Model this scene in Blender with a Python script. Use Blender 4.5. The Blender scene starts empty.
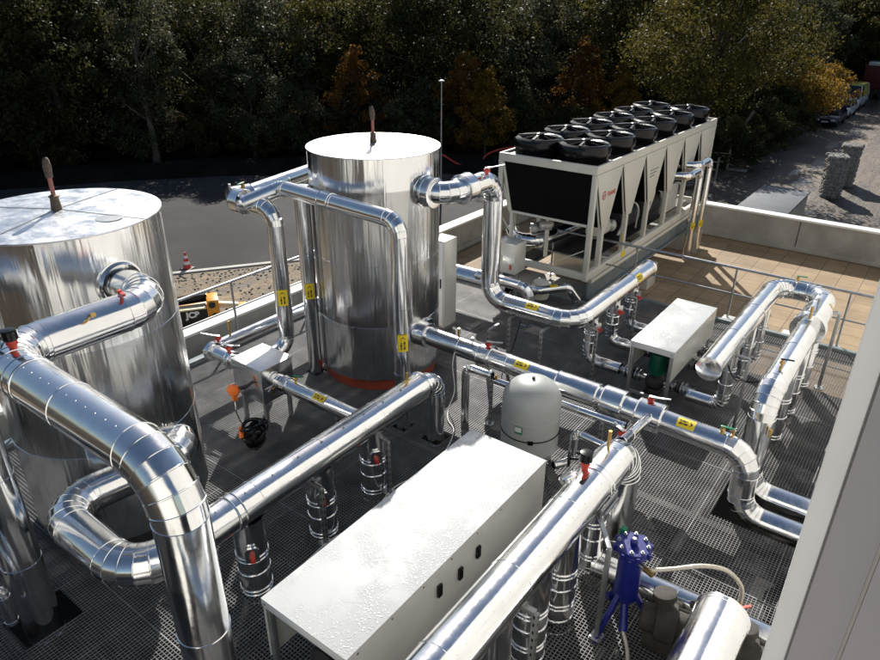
import bpy, bmesh, math, random
import numpy as np
from mathutils import Vector, Matrix
C = bpy.context.scene.collection
rnd = random.Random(7)
R = math.radians

# ------------------------------------------------------------------ materials
def mat(name):
    m = bpy.data.materials.new(name); m.use_nodes = True
    nt = m.node_tree; b = nt.nodes['Principled BSDF']
    return m, nt, b
def node(nt, t, **kw):
    n = nt.nodes.new(t)
    for k, v in kw.items():
        if k.startswith('i_'):
            n.inputs[k[2:].replace('_', ' ')].default_value = v
        else: setattr(n, k, v)
    return n
def ramp(nt, fac, stops):
    r = nt.nodes.new('ShaderNodeValToRGB')
    while len(r.color_ramp.elements) < len(stops): r.color_ramp.elements.new(.5)
    for e, (p, c) in zip(r.color_ramp.elements, stops):
        e.position = p; e.color = (c[0], c[1], c[2], 1) if not isinstance(c, float) else (c, c, c, 1)
    nt.links.new(fac, r.inputs[0]); return r.outputs[0]
def coords(nt, scale=(1, 1, 1), kind='Object'):
    t = nt.nodes.new('ShaderNodeTexCoord'); mp = nt.nodes.new('ShaderNodeMapping')
    mp.inputs['Scale'].default_value = scale
    nt.links.new(t.outputs[kind], mp.inputs[0]); return mp.outputs[0]
def noise(nt, vec, scale, detail=4, rough=.55):
    n = node(nt, 'ShaderNodeTexNoise'); n.inputs['Scale'].default_value = scale
    n.inputs['Detail'].default_value = detail; n.inputs['Roughness'].default_value = rough
    nt.links.new(vec, n.inputs['Vector']); return n.outputs[0]
def bump(nt, b, h, strength, dist, prev=None):
    bp = nt.nodes.new('ShaderNodeBump'); bp.inputs['Strength'].default_value = strength
    bp.inputs['Distance'].default_value = dist; nt.links.new(h, bp.inputs['Height'])
    if prev is not None: nt.links.new(prev, bp.inputs['Normal'])
    nt.links.new(bp.outputs[0], b.inputs['Normal']); return bp.outputs[0]
def simple(name, col, rough=.5, metal=0., var=.0, vscale=6., bmp=0., bscale=30., spec=None, coat=0.):
    m, nt, b = mat(name)
    b.inputs['Base Color'].default_value = (*col, 1); b.inputs['Roughness'].default_value = rough
    b.inputs['Metallic'].default_value = metal
    if spec is not None: b.inputs['Specular IOR Level'].default_value = spec
    if coat: b.inputs['Coat Weight'].default_value = coat; b.inputs['Coat Roughness'].default_value = .08
    v = coords(nt)
    if var:
        n = noise(nt, v, vscale, 5)
        lo = [c * (1 - var) for c in col]; hi = [min(1, c * (1 + var)) for c in col]
        nt.links.new(ramp(nt, n, [(.3, lo), (.7, hi)]), b.inputs['Base Color'])
    if bmp:
        bump(nt, b, noise(nt, v, bscale, 4), bmp, .02)
    return m
M = {}
def cladding(name, base, r0, r1, stretch, bstr, bdist, nsc=2.2):
    m, nt, b = mat(name)
    b.inputs['Metallic'].default_value = 1.
    v = coords(nt)
    n1 = noise(nt, coords(nt, stretch) if stretch[2] < 1 else v, 3.5, 6, .65)
    nt.links.new(ramp(nt, n1, [(.3, [c * .9 for c in base]), (.7, base)]), b.inputs['Base Color'])
    n2 = noise(nt, coords(nt, stretch) if stretch[2] < 1 else v, 5, 8, .72)
    mr = node(nt, 'ShaderNodeMapRange'); mr.inputs['From Min'].default_value = .3; mr.inputs['From Max'].default_value = .75
    mr.inputs['To Min'].default_value = r0; mr.inputs['To Max'].default_value = r1
    nt.links.new(n2, mr.inputs['Value']); nt.links.new(mr.outputs[0], b.inputs['Roughness'])
    vs = coords(nt, stretch)
    bump(nt, b, noise(nt, vs, nsc, 3, .5), bstr, bdist)
    return m
M['alu'] = cladding('aluminium_cladding', (.88, .885, .89), .08, .24, (1, 1, 1), .20, .014, 4.)
M['tank'] = cladding('tank_cladding', (.91, .91, .905), .13, .25, (1, 1, .07), .55, .055, 5.)
M['lid'] = cladding('tank_lid', (.70, .72, .75), .22, .62, (1, 1, 1), .25, .012, 6.)
M['steel'] = simple('galvanised_steel', (.42, .43, .44), .42, 1., .18, 9)
M['steel_dull'] = simple('dull_zinc_steel', (.30, .31, .32), .5, .8, .2, 7)
def slotted():
    m, nt, b = mat('slotted_zinc_channel'); b.inputs['Metallic'].default_value = .8; b.inputs['Roughness'].default_value = .45
    v = coords(nt); sp = node(nt, 'ShaderNodeSeparateXYZ'); nt.links.new(v, sp.inputs[0])
    def mth(op, a, bb=None):
        n = node(nt, 'ShaderNodeMath', operation=op)
        for i, q in enumerate((a, bb)):
            if q is None: continue
            if isinstance(q, (int, float)): n.inputs[i].default_value = q
            else: nt.links.new(q, n.inputs[i])
        return n.outputs[0]
    z = mth('LESS_THAN', mth('FRACT', mth('MULTIPLY', sp.outputs[2], 11.)), .42)
    ax = mth('LESS_THAN', mth('MINIMUM', mth('ABSOLUTE', sp.outputs[0]), mth('ABSOLUTE', sp.outputs[1])), .008)
    nt.links.new(ramp(nt, mth('MULTIPLY', z, ax), [(.4, (.32, .33, .34)), (.6, (.01, .01, .01))]), b.inputs['Base Color']); return m
M['slotted'] = slotted()
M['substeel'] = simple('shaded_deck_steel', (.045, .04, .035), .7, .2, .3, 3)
M['grating'] = simple('grating_steel', (.20, .203, .21), .6, .4, .3, 3., spec=.25)
M['beam'] = simple('painted_edge_beam', (.16, .19, .20), .5, .2, .2, 5)
M['brass'] = simple('brass', (.55, .36, .12), .3, 1.)
M['white'] = simple('white_enamel', (.60, .615, .62), .35, 0, .04, 2, .04, 60)
M['cab_side'] = simple('enclosure_panel', (.62, .62, .58), .27, .25, .06, 3, .10, 5)
M['chiller'] = simple('chiller_paint', (.60, .585, .52), .5, 0, .05, 2)
M['black'] = simple('black_plastic', (.005, .005, .006), .2, 0, .0, spec=.3)
M['black_matt'] = simple('black_rubber', (.012, .012, .012), .6)
M['coil'] = simple('black_coil_face', (.004, .004, .004), .8, spec=.1)
M['dark_int'] = simple('dark_machinery', (.03, .03, .032), .55, .3, .4, 8)
M['red'] = simple('red_paint', (.45, .035, .02), .45, 0, .15, 8)
M['redring'] = simple('red_oxide_base', (.30, .055, .03), .5, 0, .25, 5)
M['orange'] = simple('orange_plastic', (.75, .16, .02), .4)
M['green'] = simple('green_paint', (.0, .10, .06), .35, 0, .1, 6)
M['green_handle'] = simple('green_plastic', (.0, .16, .07), .4)
M['blue'] = simple('blue_enamel', (.007, .013, .155), .32, 0, .15, 6, .05, 40)
M['vessel'] = simple('grey_vessel_paint', (.33, .345, .34), .4, 0, .04, 3)
M['yellow'] = simple('yellow_sticker', (.75, .56, .02), .5)
M['ink'] = simple('black_print', (.02, .02, .02), .6)
M['hose'] = simple('braided_hose', (.50, .47, .40), .38, .6, .15, 40, .2, 200)
M['rustbrown'] = simple('rusty_bronze', (.13, .095, .07), .6, .3, .4, 30)
M['pinkred'] = simple('faded_red', (.38, .14, .11), .6, 0, .3, 30)
M['foam'] = simple('foam_lagging', (.035, .032, .028), .8, 0, .3, 10, .3, 30)
M['cable'] = simple('white_cable', (.7, .7, .68), .5)
M['concrete'] = None
def concrete(name, c0, c1, sc=1.2):
    m, nt, b = mat(name); v = coords(nt)
    n = noise(nt, v, sc, 8, .62)
    nt.links.new(ramp(nt, n, [(.3, c0), (.52, [(a + d) / 2 for a, d in zip(c0, c1)]), (.7, c1)]), b.inputs['Base Color'])
    b.inputs['Roughness'].default_value = .85
    bump(nt, b, noise(nt, v, 40, 5), .15, .01); return m
M['concrete'] = concrete('parapet_render', (.25, .24, .22), (.43, .42, .39))
M['cap'] = simple('white_parapet_cap', (.78, .78, .75), .45, 0, .05, 1.5)
M['facade'] = simple('grey_facade_panel', (.25, .235, .255), .42, 0, .04, 1.2)
M['facade_white'] = simple('pale_render', (.66, .65, .62), .7, 0, .08, 1.5)
M['facade_trim'] = simple('pale_facade_trim', (.52, .53, .54), .35, .3, .06, 3)
def membrane():
    m, nt, b = mat('dark_roof_membrane'); v = coords(nt)
    nt.links.new(ramp(nt, noise(nt, v, 1.5, 7), [(.3, (.006, .006, .006)), (.7, (.016, .015, .014))]), b.inputs['Base Color'])
    b.inputs['Roughness'].default_value = .8; return m
M['membrane'] = membrane()
def tiles():
    m, nt, b = mat('sand_coloured_paving'); v = coords(nt)
    br = node(nt, 'ShaderNodeTexBrick'); br.offset = 0; br.squash = 1
    br.inputs['Scale'].default_value = 1; br.inputs['Brick Width'].default_value = .5; br.inputs['Row Height'].default_value = .5
    br.inputs['Mortar Size'].default_value = .008; br.inputs['Mortar Smooth'].default_value = .2
    br.inputs['Color1'].default_value = (.325, .235, .138, 1); br.inputs['Color2'].default_value = (.25, .182, .107, 1)
    br.inputs['Mortar'].default_value = (.10, .07, .045, 1); br.inputs['Bias'].default_value = 0
    nt.links.new(v, br.inputs['Vector'])
    mx = node(nt, 'ShaderNodeMix', data_type='RGBA', blend_type='MULTIPLY'); mx.inputs[0].default_value = .7
    nt.links.new(br.outputs[0], mx.inputs[6])
    nt.links.new(ramp(nt, noise(nt, v, 1.3, 8, .7), [(.3, (.58, .55, .52)), (.6, (1., 1., 1.))]), mx.inputs[7])
    nt.links.new(mx.outputs[2], b.inputs['Base Color']); b.inputs['Roughness'].default_value = .8
    bump(nt, b, noise(nt, v, 60, 4), .2, .005); return m
M['tiles'] = tiles()
def ground(name, c0, c1, c2, s1, bs, rough=.9, bd=.05, fine=18., spec=.15):
    m, nt, b = mat(name); b.inputs['Specular IOR Level'].default_value = spec; v = coords(nt)
    n = noise(nt, v, s1, 10, .68); f = noise(nt, v, fine, 6, .7)
    a = node(nt, 'ShaderNodeMath', operation='MULTIPLY_ADD'); a.inputs[1].default_value = .45; 
    nt.links.new(f, a.inputs[0]); 
    k = node(nt, 'ShaderNodeMath', operation='MULTIPLY'); k.inputs[1].default_value = .55; nt.links.new(n, k.inputs[0])
    nt.links.new(k.outputs[0], a.inputs[2])
    nt.links.new(ramp(nt, a.outputs[0], [(.36, c0), (.5, c1), (.62, c2)]), b.inputs['Base Color'])
    b.inputs['Roughness'].default_value = rough
    bump(nt, b, f, bs, bd); return m
M['earth'] = ground('damp_earth', (.022, .017, .013), (.045, .034, .025), (.09, .068, .048), .5, .5, spec=.1)
M['asphalt'] = ground('asphalt', (.028, .028, .028), (.044, .043, .043), (.072, .070, .069), .16, .3, .85, .01, 45.)
def banded(name, c0, c1, c2, ang, stretch, s1, s2, contrast, rough, bs):
    """rough ground raked into bands running one way, with clods on top"""
    m, nt, b = mat(name); t = nt.nodes.new('ShaderNodeTexCoord'); mp = nt.nodes.new('ShaderNodeMapping')
    mp.inputs['Rotation'].default_value = (0, 0, ang); mp.inputs['Scale'].default_value = (1, stretch, 1); nt.links.new(t.outputs['Object'], mp.inputs[0])
    n1 = noise(nt, mp.outputs[0], s1, 8, .7); v = coords(nt); n2 = noise(nt, v, s2, 9, .75)
    k = node(nt, 'ShaderNodeMix', data_type='FLOAT'); k.inputs[0].default_value = contrast; nt.links.new(n1, k.inputs[2]); nt.links.new(n2, k.inputs[3])
    nt.links.new(ramp(nt, k.outputs[0], [(.40, c0), (.50, c1), (.60, c2)]), b.inputs['Base Color'])
    mr = node(nt, 'ShaderNodeMapRange'); mr.inputs['From Min'].default_value = .38; mr.inputs['From Max'].default_value = .55; mr.inputs['To Min'].default_value = rough * .5; mr.inputs['To Max'].default_value = rough
    nt.links.new(k.outputs[0], mr.inputs['Value']); nt.links.new(mr.outputs[0], b.inputs['Roughness'])
    bump(nt, b, k.outputs[0], bs, .25); return m
M['gravel'] = banded('sandy_gravel', (.035, .033, .032), (.20, .155, .105), (.40, .31, .205), R(-34), .22, .85, 5., .42, .95, .8)
M['mud'] = banded('tracked_mud', (.026, .018, .012), (.066, .046, .030), (.17, .125, .085), R(4), .12, .8, 2.2, .42, .7, .6)
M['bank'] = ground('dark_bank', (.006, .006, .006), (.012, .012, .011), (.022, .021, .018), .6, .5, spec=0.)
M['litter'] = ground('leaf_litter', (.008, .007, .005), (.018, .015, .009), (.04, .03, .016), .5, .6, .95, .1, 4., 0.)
M['wetpatch'] = ground('pale_wet_silt', (.09, .08, .07), (.22, .21, .20), (.40, .40, .40), 1.6, .5, .22, .02, 9.)
M['kerb'] = simple('concrete_kerb', (.45, .44, .41), .8, 0, .15, 3)
def puddle():
    m, nt, b = mat('puddle_water'); b.inputs['Base Color'].default_value = (.03, .026, .02, 1)
    b.inputs['Roughness'].default_value = .06; b.inputs['Specular IOR Level'].default_value = .8
    bump(nt, b, noise(nt, coords(nt), 6, 2), .05, .02); return m
M['puddle'] = puddle()
def wet_panel():
    """white enamel sheet wet with rain: drops standing as bumps, the film smoother than the dry patches"""
    m, nt, b = mat('rain_wet_white_sheet'); v = coords(nt)
    b.inputs['Base Color'].default_value = (.52, .535, .54, 1)
    vo = node(nt, 'ShaderNodeTexVoronoi', feature='SMOOTH_F1'); vo.inputs['Scale'].default_value = 42
    vo.inputs['Randomness'].default_value = 1
    nz = node(nt, 'ShaderNodeTexNoise'); nz.inputs['Scale'].default_value = 14; nt.links.new(v, nz.inputs['Vector'])
    mxv = node(nt, 'ShaderNodeVectorMath', operation='MULTIPLY_ADD'); mxv.inputs[1].default_value = (.06, .06, .06)
    nt.links.new(nz.outputs[1], mxv.inputs[0]); nt.links.new(v, mxv.inputs[2])
    nt.links.new(mxv.outputs[0], vo.inputs['Vector'])
    drops = ramp(nt, vo.outputs[0], [(.16, 1.), (.34, 0.)])
    wet = ramp(nt, noise(nt, v, 2.1, 4), [(.40, 0.), (.56, 1.)])
    mul = node(nt, 'ShaderNodeMath', operation='MULTIPLY'); nt.links.new(drops, mul.inputs[0]); nt.links.new(wet, mul.inputs[1])
    bump(nt, b, mul.outputs[0], .45, .004)
    ro = node(nt, 'ShaderNodeMapRange'); ro.inputs['To Min'].default_value = .45; ro.inputs['To Max'].default_value = .12
    nt.links.new(wet, ro.inputs['Value']); nt.links.new(ro.outputs[0], b.inputs['Roughness'])
    return m
M['wet'] = wet_panel()
def wet_alu():
    m, nt, b = mat('rain_wet_aluminium_sheet'); v = coords(nt)
    b.inputs['Base Color'].default_value = (.78, .79, .8, 1); b.inputs['Metallic'].default_value = 1; b.inputs['Roughness'].default_value = .3
    bump(nt, b, noise(nt, v, 38, 4, .7), .7, .012); return m
M['wetalu'] = wet_alu()
def leaf(name, c0, c1, c2, tr=.35):
    m, nt, b = mat(name); nt.nodes.remove(b); out = nt.nodes['Material Output']
    g = node(nt, 'ShaderNodeNewGeometry'); oi = node(nt, 'ShaderNodeObjectInfo')
    mp = node(nt, 'ShaderNodeVectorMath', operation='ADD'); nt.links.new(g.outputs['Position'], mp.inputs[0]); nt.links.new(oi.outputs['Random'], mp.inputs[1])
    n = noise(nt, mp.outputs[0], .55, 5, .7)
    col = ramp(nt, n, [(.32, c0), (.5, c1), (.68, c2)])
    d = node(nt, 'ShaderNodeBsdfPrincipled'); d.inputs['Roughness'].default_value = .6
    d.inputs['Specular IOR Level'].default_value = .12
    t = node(nt, 'ShaderNodeBsdfTranslucent'); mx = node(nt, 'ShaderNodeMixShader'); mx.inputs[0].default_value = tr
    nt.links.new(col, d.inputs['Base Color']); nt.links.new(col, t.inputs[0])
    nt.links.new(d.outputs[0], mx.inputs[1]); nt.links.new(t.outputs[0], mx.inputs[2]); nt.links.new(mx.outputs[0], out.inputs[0])
    return m
M['leaf_dark'] = leaf('dark_foliage', (.022, .024, .010), (.048, .050, .018), (.090, .083, .028), .4)
M['leaf_olive'] = leaf('olive_foliage', (.042, .041, .012), (.092, .083, .022), (.150, .122, .032), .42)
M['leaf_grey'] = leaf('grey_green_foliage', (.034, .037, .020), (.066, .070, .038), (.12, .12, .068), .4)
M['leaf_rust'] = leaf('rusty_foliage', (.085, .040, .012), (.19, .092, .022), (.30, .155, .035), .58)
M['leaf_gold'] = leaf('golden_foliage', (.10, .068, .015), (.23, .14, .025), (.34, .205, .036), .55)
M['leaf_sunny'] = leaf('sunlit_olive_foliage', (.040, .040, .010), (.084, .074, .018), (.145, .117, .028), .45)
M['bark'] = simple('bark', (.055, .045, .035), .9, 0, .4, 4, .6, 14)
M['bark_pale'] = simple('pale_bark', (.13, .11, .085), .85, 0, .4, 4, .5, 14)
M['wood'] = simple('weathered_rail_wood', (.22, .20, .17), .8, 0, .3, 6)
M['car_blue'] = simple('dark_blue_car_paint', (.012, .02, .07), .25, .2, coat=.6)
M['car_white'] = simple('white_car_paint', (.6, .6, .6), .3, coat=.4)
M['car_yellow'] = simple('yellow_green_van_paint', (.45, .42, .10), .35, coat=.3)
M['car_red'] = simple('red_truck_paint', (.09, .008, .008), .5, 0, .2, 2)
M['glass'] = simple('dark_car_glass', (.01, .012, .015), .06)
M['tyre'] = simple('tyre_rubber', (.015, .015, .015), .8)
M['lamp'] = simple('headlamp_glass', (.6, .6, .62), .1)
M['jcb_yellow'] = simple('machine_yellow', (.72, .30, .015), .4, 0, .15, 5)
M['cream'] = simple('cream_strip', (.72, .62, .40), .5)
M['container'] = simple('pale_container_wall', (.40, .39, .36), .6, 0, .12, 2)
M['container_roof'] = simple('grey_container_roof', (.13, .14, .155), .8, .0, .15, 1.2)
M['stone'] = simple('grey_gabion_stone', (.24, .23, .21), .9, 0, .4, 7, .8, 6)
M['cone_red'] = simple('cone_red', (.62, .05, .03), .45)
M['cone_white'] = simple('cone_white', (.8, .8, .8), .4)
M['hub'] = simple('pale_motor_paint', (.5, .5, .48), .35, .3)

# ------------------------------------------------------------------ mesh builder
def basis(t, ref=None):
    t = Vector(t).normalized()
    if ref is None: ref = Vector((0, 0, 1)) if abs(t.z) < .9 else Vector((1, 0, 0))
    u = Vector(ref).cross(t)
    if u.length < 1e-6: u = Vector((0, 1, 0)).cross(t)
    u.normalize(); return u, t.cross(u)
class MB:
    def __init__(s): s.v = []; s.f = []
    def box(s, c, d, rz=0., mtx=None):
        b = len(s.v); c = Vector(c); m = mtx or Matrix.Rotation(rz, 3, 'Z')
        for x in (-.5, .5):
            for y in (-.5, .5):
                for z in (-.5, .5): s.v.append(c + m @ Vector((x * d[0], y * d[1], z * d[2])))
        for q in ((0, 1, 3, 2), (4, 6, 7, 5), (0, 4, 5, 1), (2, 3, 7, 6), (0, 2, 6, 4), (1, 5, 7, 3)): s.f.append([b + i for i in q])
        return s
    def bb(s, a, b): 
        a = Vector(a); b = Vector(b); d = b - a
        return s.box((a + b) / 2, (abs(d.x), abs(d.y), abs(d.z)))
    def bar(s, p, q, w, h=None, roll=None):
        p = Vector(p); q = Vector(q); t = q - p; u, v = basis(t, roll); h = h or w; L = t.length
        return s.box((p + q) / 2, (w, h, L), mtx=Matrix((u, v, t.normalized())).transposed())
    def loft(s, rings, cap0=True, cap1=True, closed=False):
        b = len(s.v); n = len(rings[0])
        for r in rings: s.v.extend(r)
        k = len(rings)
        for i in range(k if closed else k - 1):
            i2 = (i + 1) % k
            for j in range(n):
                j2 = (j + 1) % n; s.f.append([b + i * n + j, b + i * n + j2, b + i2 * n + j2, b + i2 * n + j])
        if not closed:
            if cap0: s.f.append([b + j for j in range(n)][::-1])
            if cap1: s.f.append([b + (k - 1) * n + j for j in range(n)])
        return s
    def ring(s, c, u, v, r, n): return [Vector(c) + (u * math.cos(2 * math.pi * j / n) + v * math.sin(2 * math.pi * j / n)) * r for j in range(n)]
    def cyl(s, p, q, r, r2=None, n=20, caps=True):
        p = Vector(p); q = Vector(q); u, v = basis(q - p)
        return s.loft([s.ring(p, u, v, r, n), s.ring(q, u, v, r if r2 is None else r2, n)], caps, caps)
    def lathe(s, prof, c=(0, 0, 0), axis=(0, 0, 1), n=32, caps=True):
        """prof: list of (radius, height along axis)"""
        u, v = basis(axis); a = Vector(axis).normalized(); c = Vector(c)
        return s.loft([s.ring(c + a * h, u, v, max(r, 1e-4), n) for r, h in prof], caps, caps)
    def tube(s, pts, r, n=10, caps=True):
        pts = [Vector(p) for p in pts]; ref = None; rings = []
        rs = r if isinstance(r, (list, tuple)) else [r] * len(pts)
        u = None
        for i, p in enumerate(pts):
            t = (pts[min(i + 1, len(pts) - 1)] - pts[max(i - 1, 0)]).normalized()
            if u is None: u, w = basis(t)
            u = (u - t * u.dot(t)).normalized(); w = t.cross(u)
            rings.append(s.ring(p, u, w, rs[i], n))
        return s.loft(rings, caps, caps)
    def torus(s, c, axis, r, w, n=32, k=8):
        u, v = basis(axis); a = Vector(axis).normalized(); c = Vector(c); rings = []
        for i in range(n):
            d = u * math.cos(2 * math.pi * i / n) + v * math.sin(2 * math.pi * i / n)
            rings.append([c + d * (r + w * math.cos(2 * math.pi * j / k)) + a * (w * math.sin(2 * math.pi * j / k)) for j in range(k)])
        return s.loft(rings, closed=True)
    def prism(s, poly, h0, h1, origin=(0, 0, 0), ax=((1, 0, 0), (0, 1, 0), (0, 0, 1))):
        o = Vector(origin); X, Y, Z = [Vector(a) for a in ax]
        return s.loft([[o + X * x + Y * y + Z * h for x, y in poly] for h in (h0, h1)])
    def sphere(s, c, r, n=12, k=8):
        sx, sy, sz = r if isinstance(r, (tuple, list)) else (r, r, r); c = Vector(c)
        rings = []
        for i in range(1, k):
            a = math.pi * i / k
            rings.append([c + Vector((sx * math.sin(a) * math.cos(2 * math.pi * j / n), sy * math.sin(a) * math.sin(2 * math.pi * j / n), -sz * math.cos(a))) for j in range(n)])
        return s.loft(rings)
    def quad(s, a, b, c, d):
        k = len(s.v); s.v.extend([Vector(a), Vector(b), Vector(c), Vector(d)]); s.f.append([k, k + 1, k + 2, k + 3]); return s
    def build(s, name, m, root=None, angle=30, bevel=0., flat=False):
        off = root_loc(root) if root else Vector((0, 0, 0))
        me = bpy.data.meshes.new(name)
        me.from_pydata([tuple(v - off) for v in s.v], [], s.f)
        bm = bmesh.new(); bm.from_mesh(me)
        bmesh.ops.recalc_face_normals(bm, faces=bm.faces)
        if bevel: bmesh.ops.bevel(bm, geom=[e for e in bm.edges if e.calc_face_angle(0) > .5], offset=bevel, segments=2, affect='EDGES', profile=.5)
        bm.to_mesh(me); bm.free()
        if not flat:
            me.shade_smooth(); me.set_sharp_from_angle(angle=R(angle))
        me.materials.append(m)
        o = bpy.data.objects.new(name, me); C.objects.link(o)
        if root: o.parent = root
        return o
def root_loc(o):
    l = Vector((0, 0, 0))
    while o: l = l + o.location; o = o.parent
    return l
USED = {}
def tag(o, label, cat, group=None):
    o['label'] = label; o['category'] = cat
    if group: o['group'] = group
    return o
def thing(name, loc, label, cat, group=None):
    o = bpy.data.objects.new(name, None); o.empty_display_size = .2; C.objects.link(o); o.location = loc
    return tag(o, label, cat, group)
def struct(o, kind='structure'): o['kind'] = kind; return o
def text_mesh(name, txt, size, m, root, origin, xdir, ydir, extrude=.002, bold=0.):
    cu = bpy.data.curves.new('lettering_curve', 'FONT'); cu.body = txt; cu.size = size; cu.extrude = extrude; cu.offset = bold
    tmp = bpy.data.objects.new('lettering_tmp', cu); C.objects.link(tmp)
    dg = bpy.context.evaluated_depsgraph_get(); me = bpy.data.meshes.new_from_object(tmp.evaluated_get(dg))
    C.objects.unlink(tmp); bpy.data.objects.remove(tmp)
    X = Vector(xdir).normalized(); Y = Vector(ydir).normalized(); Zv = X.cross(Y)
    mt = Matrix.Translation(Vector(origin) - root_loc(root)) @ Matrix((X, Y, Zv)).transposed().to_4x4()
    me.transform(mt); me.name = name; me.materials.clear(); me.materials.append(m)
    o = bpy.data.objects.new(name, me); C.objects.link(o); o.parent = root; return o

# ------------------------------------------------------------------ lagged pipes
NS = 44
def straight(p, q, r, ends=(True, True), seam=.95, caps=False, rivets=False):
    """clad straight length: a raised bead where one sheet laps the next"""
    mb = MB(); p = Vector(p); q = Vector(q); t = (q - p); L = t.length; t.normalize(); u, v = basis(t)
    st = [(0, r)]
    k = max(1, round(L / seam)); marks = [L * i / k for i in range(1, k)]
    if ends[0]: marks = [.035] + marks
    if ends[1]: marks = marks + [L - .035]
    b = .007; hgt = .005
    for a in marks:
        if a - b > st[-1][0] and a + b < L: st += [(a - b, r), (a - b * .5, r + hgt), (a + b * .5, r + hgt), (a + b, r)]
    st.append((L, r))
    mb.loft([mb.ring(p + t * a, u, v, rr, NS) for a, rr in st], caps, caps)
    if rivets:
        up = Vector((0, 0, 1)); 
        for i in range(int(L / .12)):
            for ang in (rivets if isinstance(rivets, (list, tuple)) else (50,)):
                side = t.cross(up).normalized(); d = (side * math.cos(R(ang)) + up * math.sin(R(ang))).normalized()
                c = p + t * (.06 + i * .12) + d * r; mb.cyl(c - d * .002, c + d * .004, .006, .004, 8)
    return mb
def elbow_mb(a, corner, c, r, n=5):
    """lobster-back elbow between points a and c round the corner"""
    a = Vector(a); c = Vector(c); k = Vector(corner); mb = MB()
    t0 = (k - a).normalized(); t1 = (c - k).normalized(); nrm = t0.cross(t1).normalized()
    th = t0.angle(t1); Rr = (k - a).length / math.tan(th / 2); o = a + (t0.cross(nrm) * -1) * Rr
    if (o - c).length > Rr * 1.2: o = a + t0.cross(nrm) * Rr
    rad = a - o; rings = []
    for i in range(n + 1):
        m3 = Matrix.Rotation(th * i / n, 3, nrm); d = m3 @ rad; t = m3 @ t0; pt = o + d; u = d.normalized(); v = t.cross(u)
        sc = 1.0 if i in (0, n) else 1 / math.cos(th / n / 2)
        def rg(off, rr): return [pt + t * off + (u * sc * math.cos(2 * math.pi * j / NS) + v * math.sin(2 * math.pi * j / NS)) * rr for j in range(NS)]
        if i == 0: rings += [rg(0, r), rg(.003, r + .005), rg(.010, r + .005), rg(.013, r)]
        elif i == n: rings += [rg(-.013, r), rg(-.010, r + .005), rg(-.003, r + .005), rg(0, r)]
        else: rings += [rg(-.007, r), rg(-.0035, r + .005), rg(.0035, r + .005), rg(.007, r)]
    mb.loft(rings, False, False); return mb
def pipe(root, pts, r, er=None, cap=(False, False), seam=.95, rivets=False, m='alu', n=5, names=('pipe_section', 'elbow')):
    er = er or r * 1.9; P = [Vector(p) for p in pts]; cur = P[0]
    for i in range(1, len(P)):
        last = i == len(P) - 1
        if last: end = P[i]
        else:
            t0 = (P[i] - P[i - 1]).normalized(); t1 = (P[i + 1] - P[i]).normalized(); th = t0.angle(t1)
            off = er * math.tan(th / 2); off = min(off, (P[i] - cur).length * .98, (P[i + 1] - P[i]).length * (.98 if i + 1 == len(P) - 1 else .5))
            end = P[i] - t0 * off
        if (end - cur).length > .03:
            straight(cur, end, r, (i == 1, last), seam, False, rivets).build(names[0], M[m], root, 20)
        if i == 1 and cap[0]: endcap(root, P[0], P[0] - P[1], r, m)
        if last and cap[1]: endcap(root, P[i], P[i] - P[i - 1], r, m)
        if not last:
            nx = P[i] + t1 * off; elbow_mb(end, P[i], nx, r, n).build(names[1], M[m], root, 12); cur = nx
def endcap(root, p, t, r, m='alu'):
    t = Vector(t).normalized(); mb = MB()
    mb.lathe([(r + .004, -.03), (r + .007, -.02), (r + .007, .004), (r - .004, .007), (r * .5, .010), (.002, .012)], p, t, NS, True)
    mb.build('end_cap', M[m], root, 20)
def flange(root, p, t, r, w=.12, m='alu', name='valve_jacket', taper=.02):
    t = Vector(t).normalized(); mb = MB()
    mb.lathe([(r - taper * 2, -w / 2 - .004), (r, -w / 2), (r + .005, -w / 2 + .01), (r, -w / 2 + .02), (r, w / 2 - .02), (r + .005, w / 2 - .01), (r, w / 2), (r - taper * 2, w / 2 + .004)], p, t, NS, True)
    return mb.build(name, M[m], root, 25)
def drop(root, top, bottom, r, rings=3, valve=True, side=(1, -1), er=None, out=None):
    """branch that leaves the header downwards, with strapping rings and a cut-out jacket round a red valve stem"""
    top = Vector(top); bot = Vector(bottom)
    mb = straight(top, bot, r, (False, True), 9)
    t = (bot - top).normalized(); L = (bot - top).length
    for i in range(rings):
        c = top + t * (L * (.30 + .62 * (i + .5) / rings)); mb.torus(c, t, r + .004, .006, 36, 6)
        if i % 2 == 0: mb.torus(c + t * .05, t, r + .004, .006, 36, 6)
    b = mb.build('branch_pipe', M['alu'], root, 25)
    if valve:
        s = Vector((side[0], side[1], 0)).normalized(); c = top + t * (L * .34) + s * (r + .02)
        j = MB(); w = Vector((0, 0, 1)).cross(s)
        j.prism([(-.07, .02), (.07, .02), (.07, .17), (.045, .20), (-.045, .20), (-.07, .17)], -.015, .015, c - Vector((0, 0, .1)), (w, (0, 0, 1), s))
        j.build('valve_jacket', M['alu'], b, 25)
        k = MB(); k.box(c - Vector((0, 0, .02)) + s * .03, (.05, .05, .07), math.atan2(s.y, s.x)); k.cyl(c + s * .0, c + s * .09, .014, n=10)
        k.build('valve_stem', M['red'], b)
    return b
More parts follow.
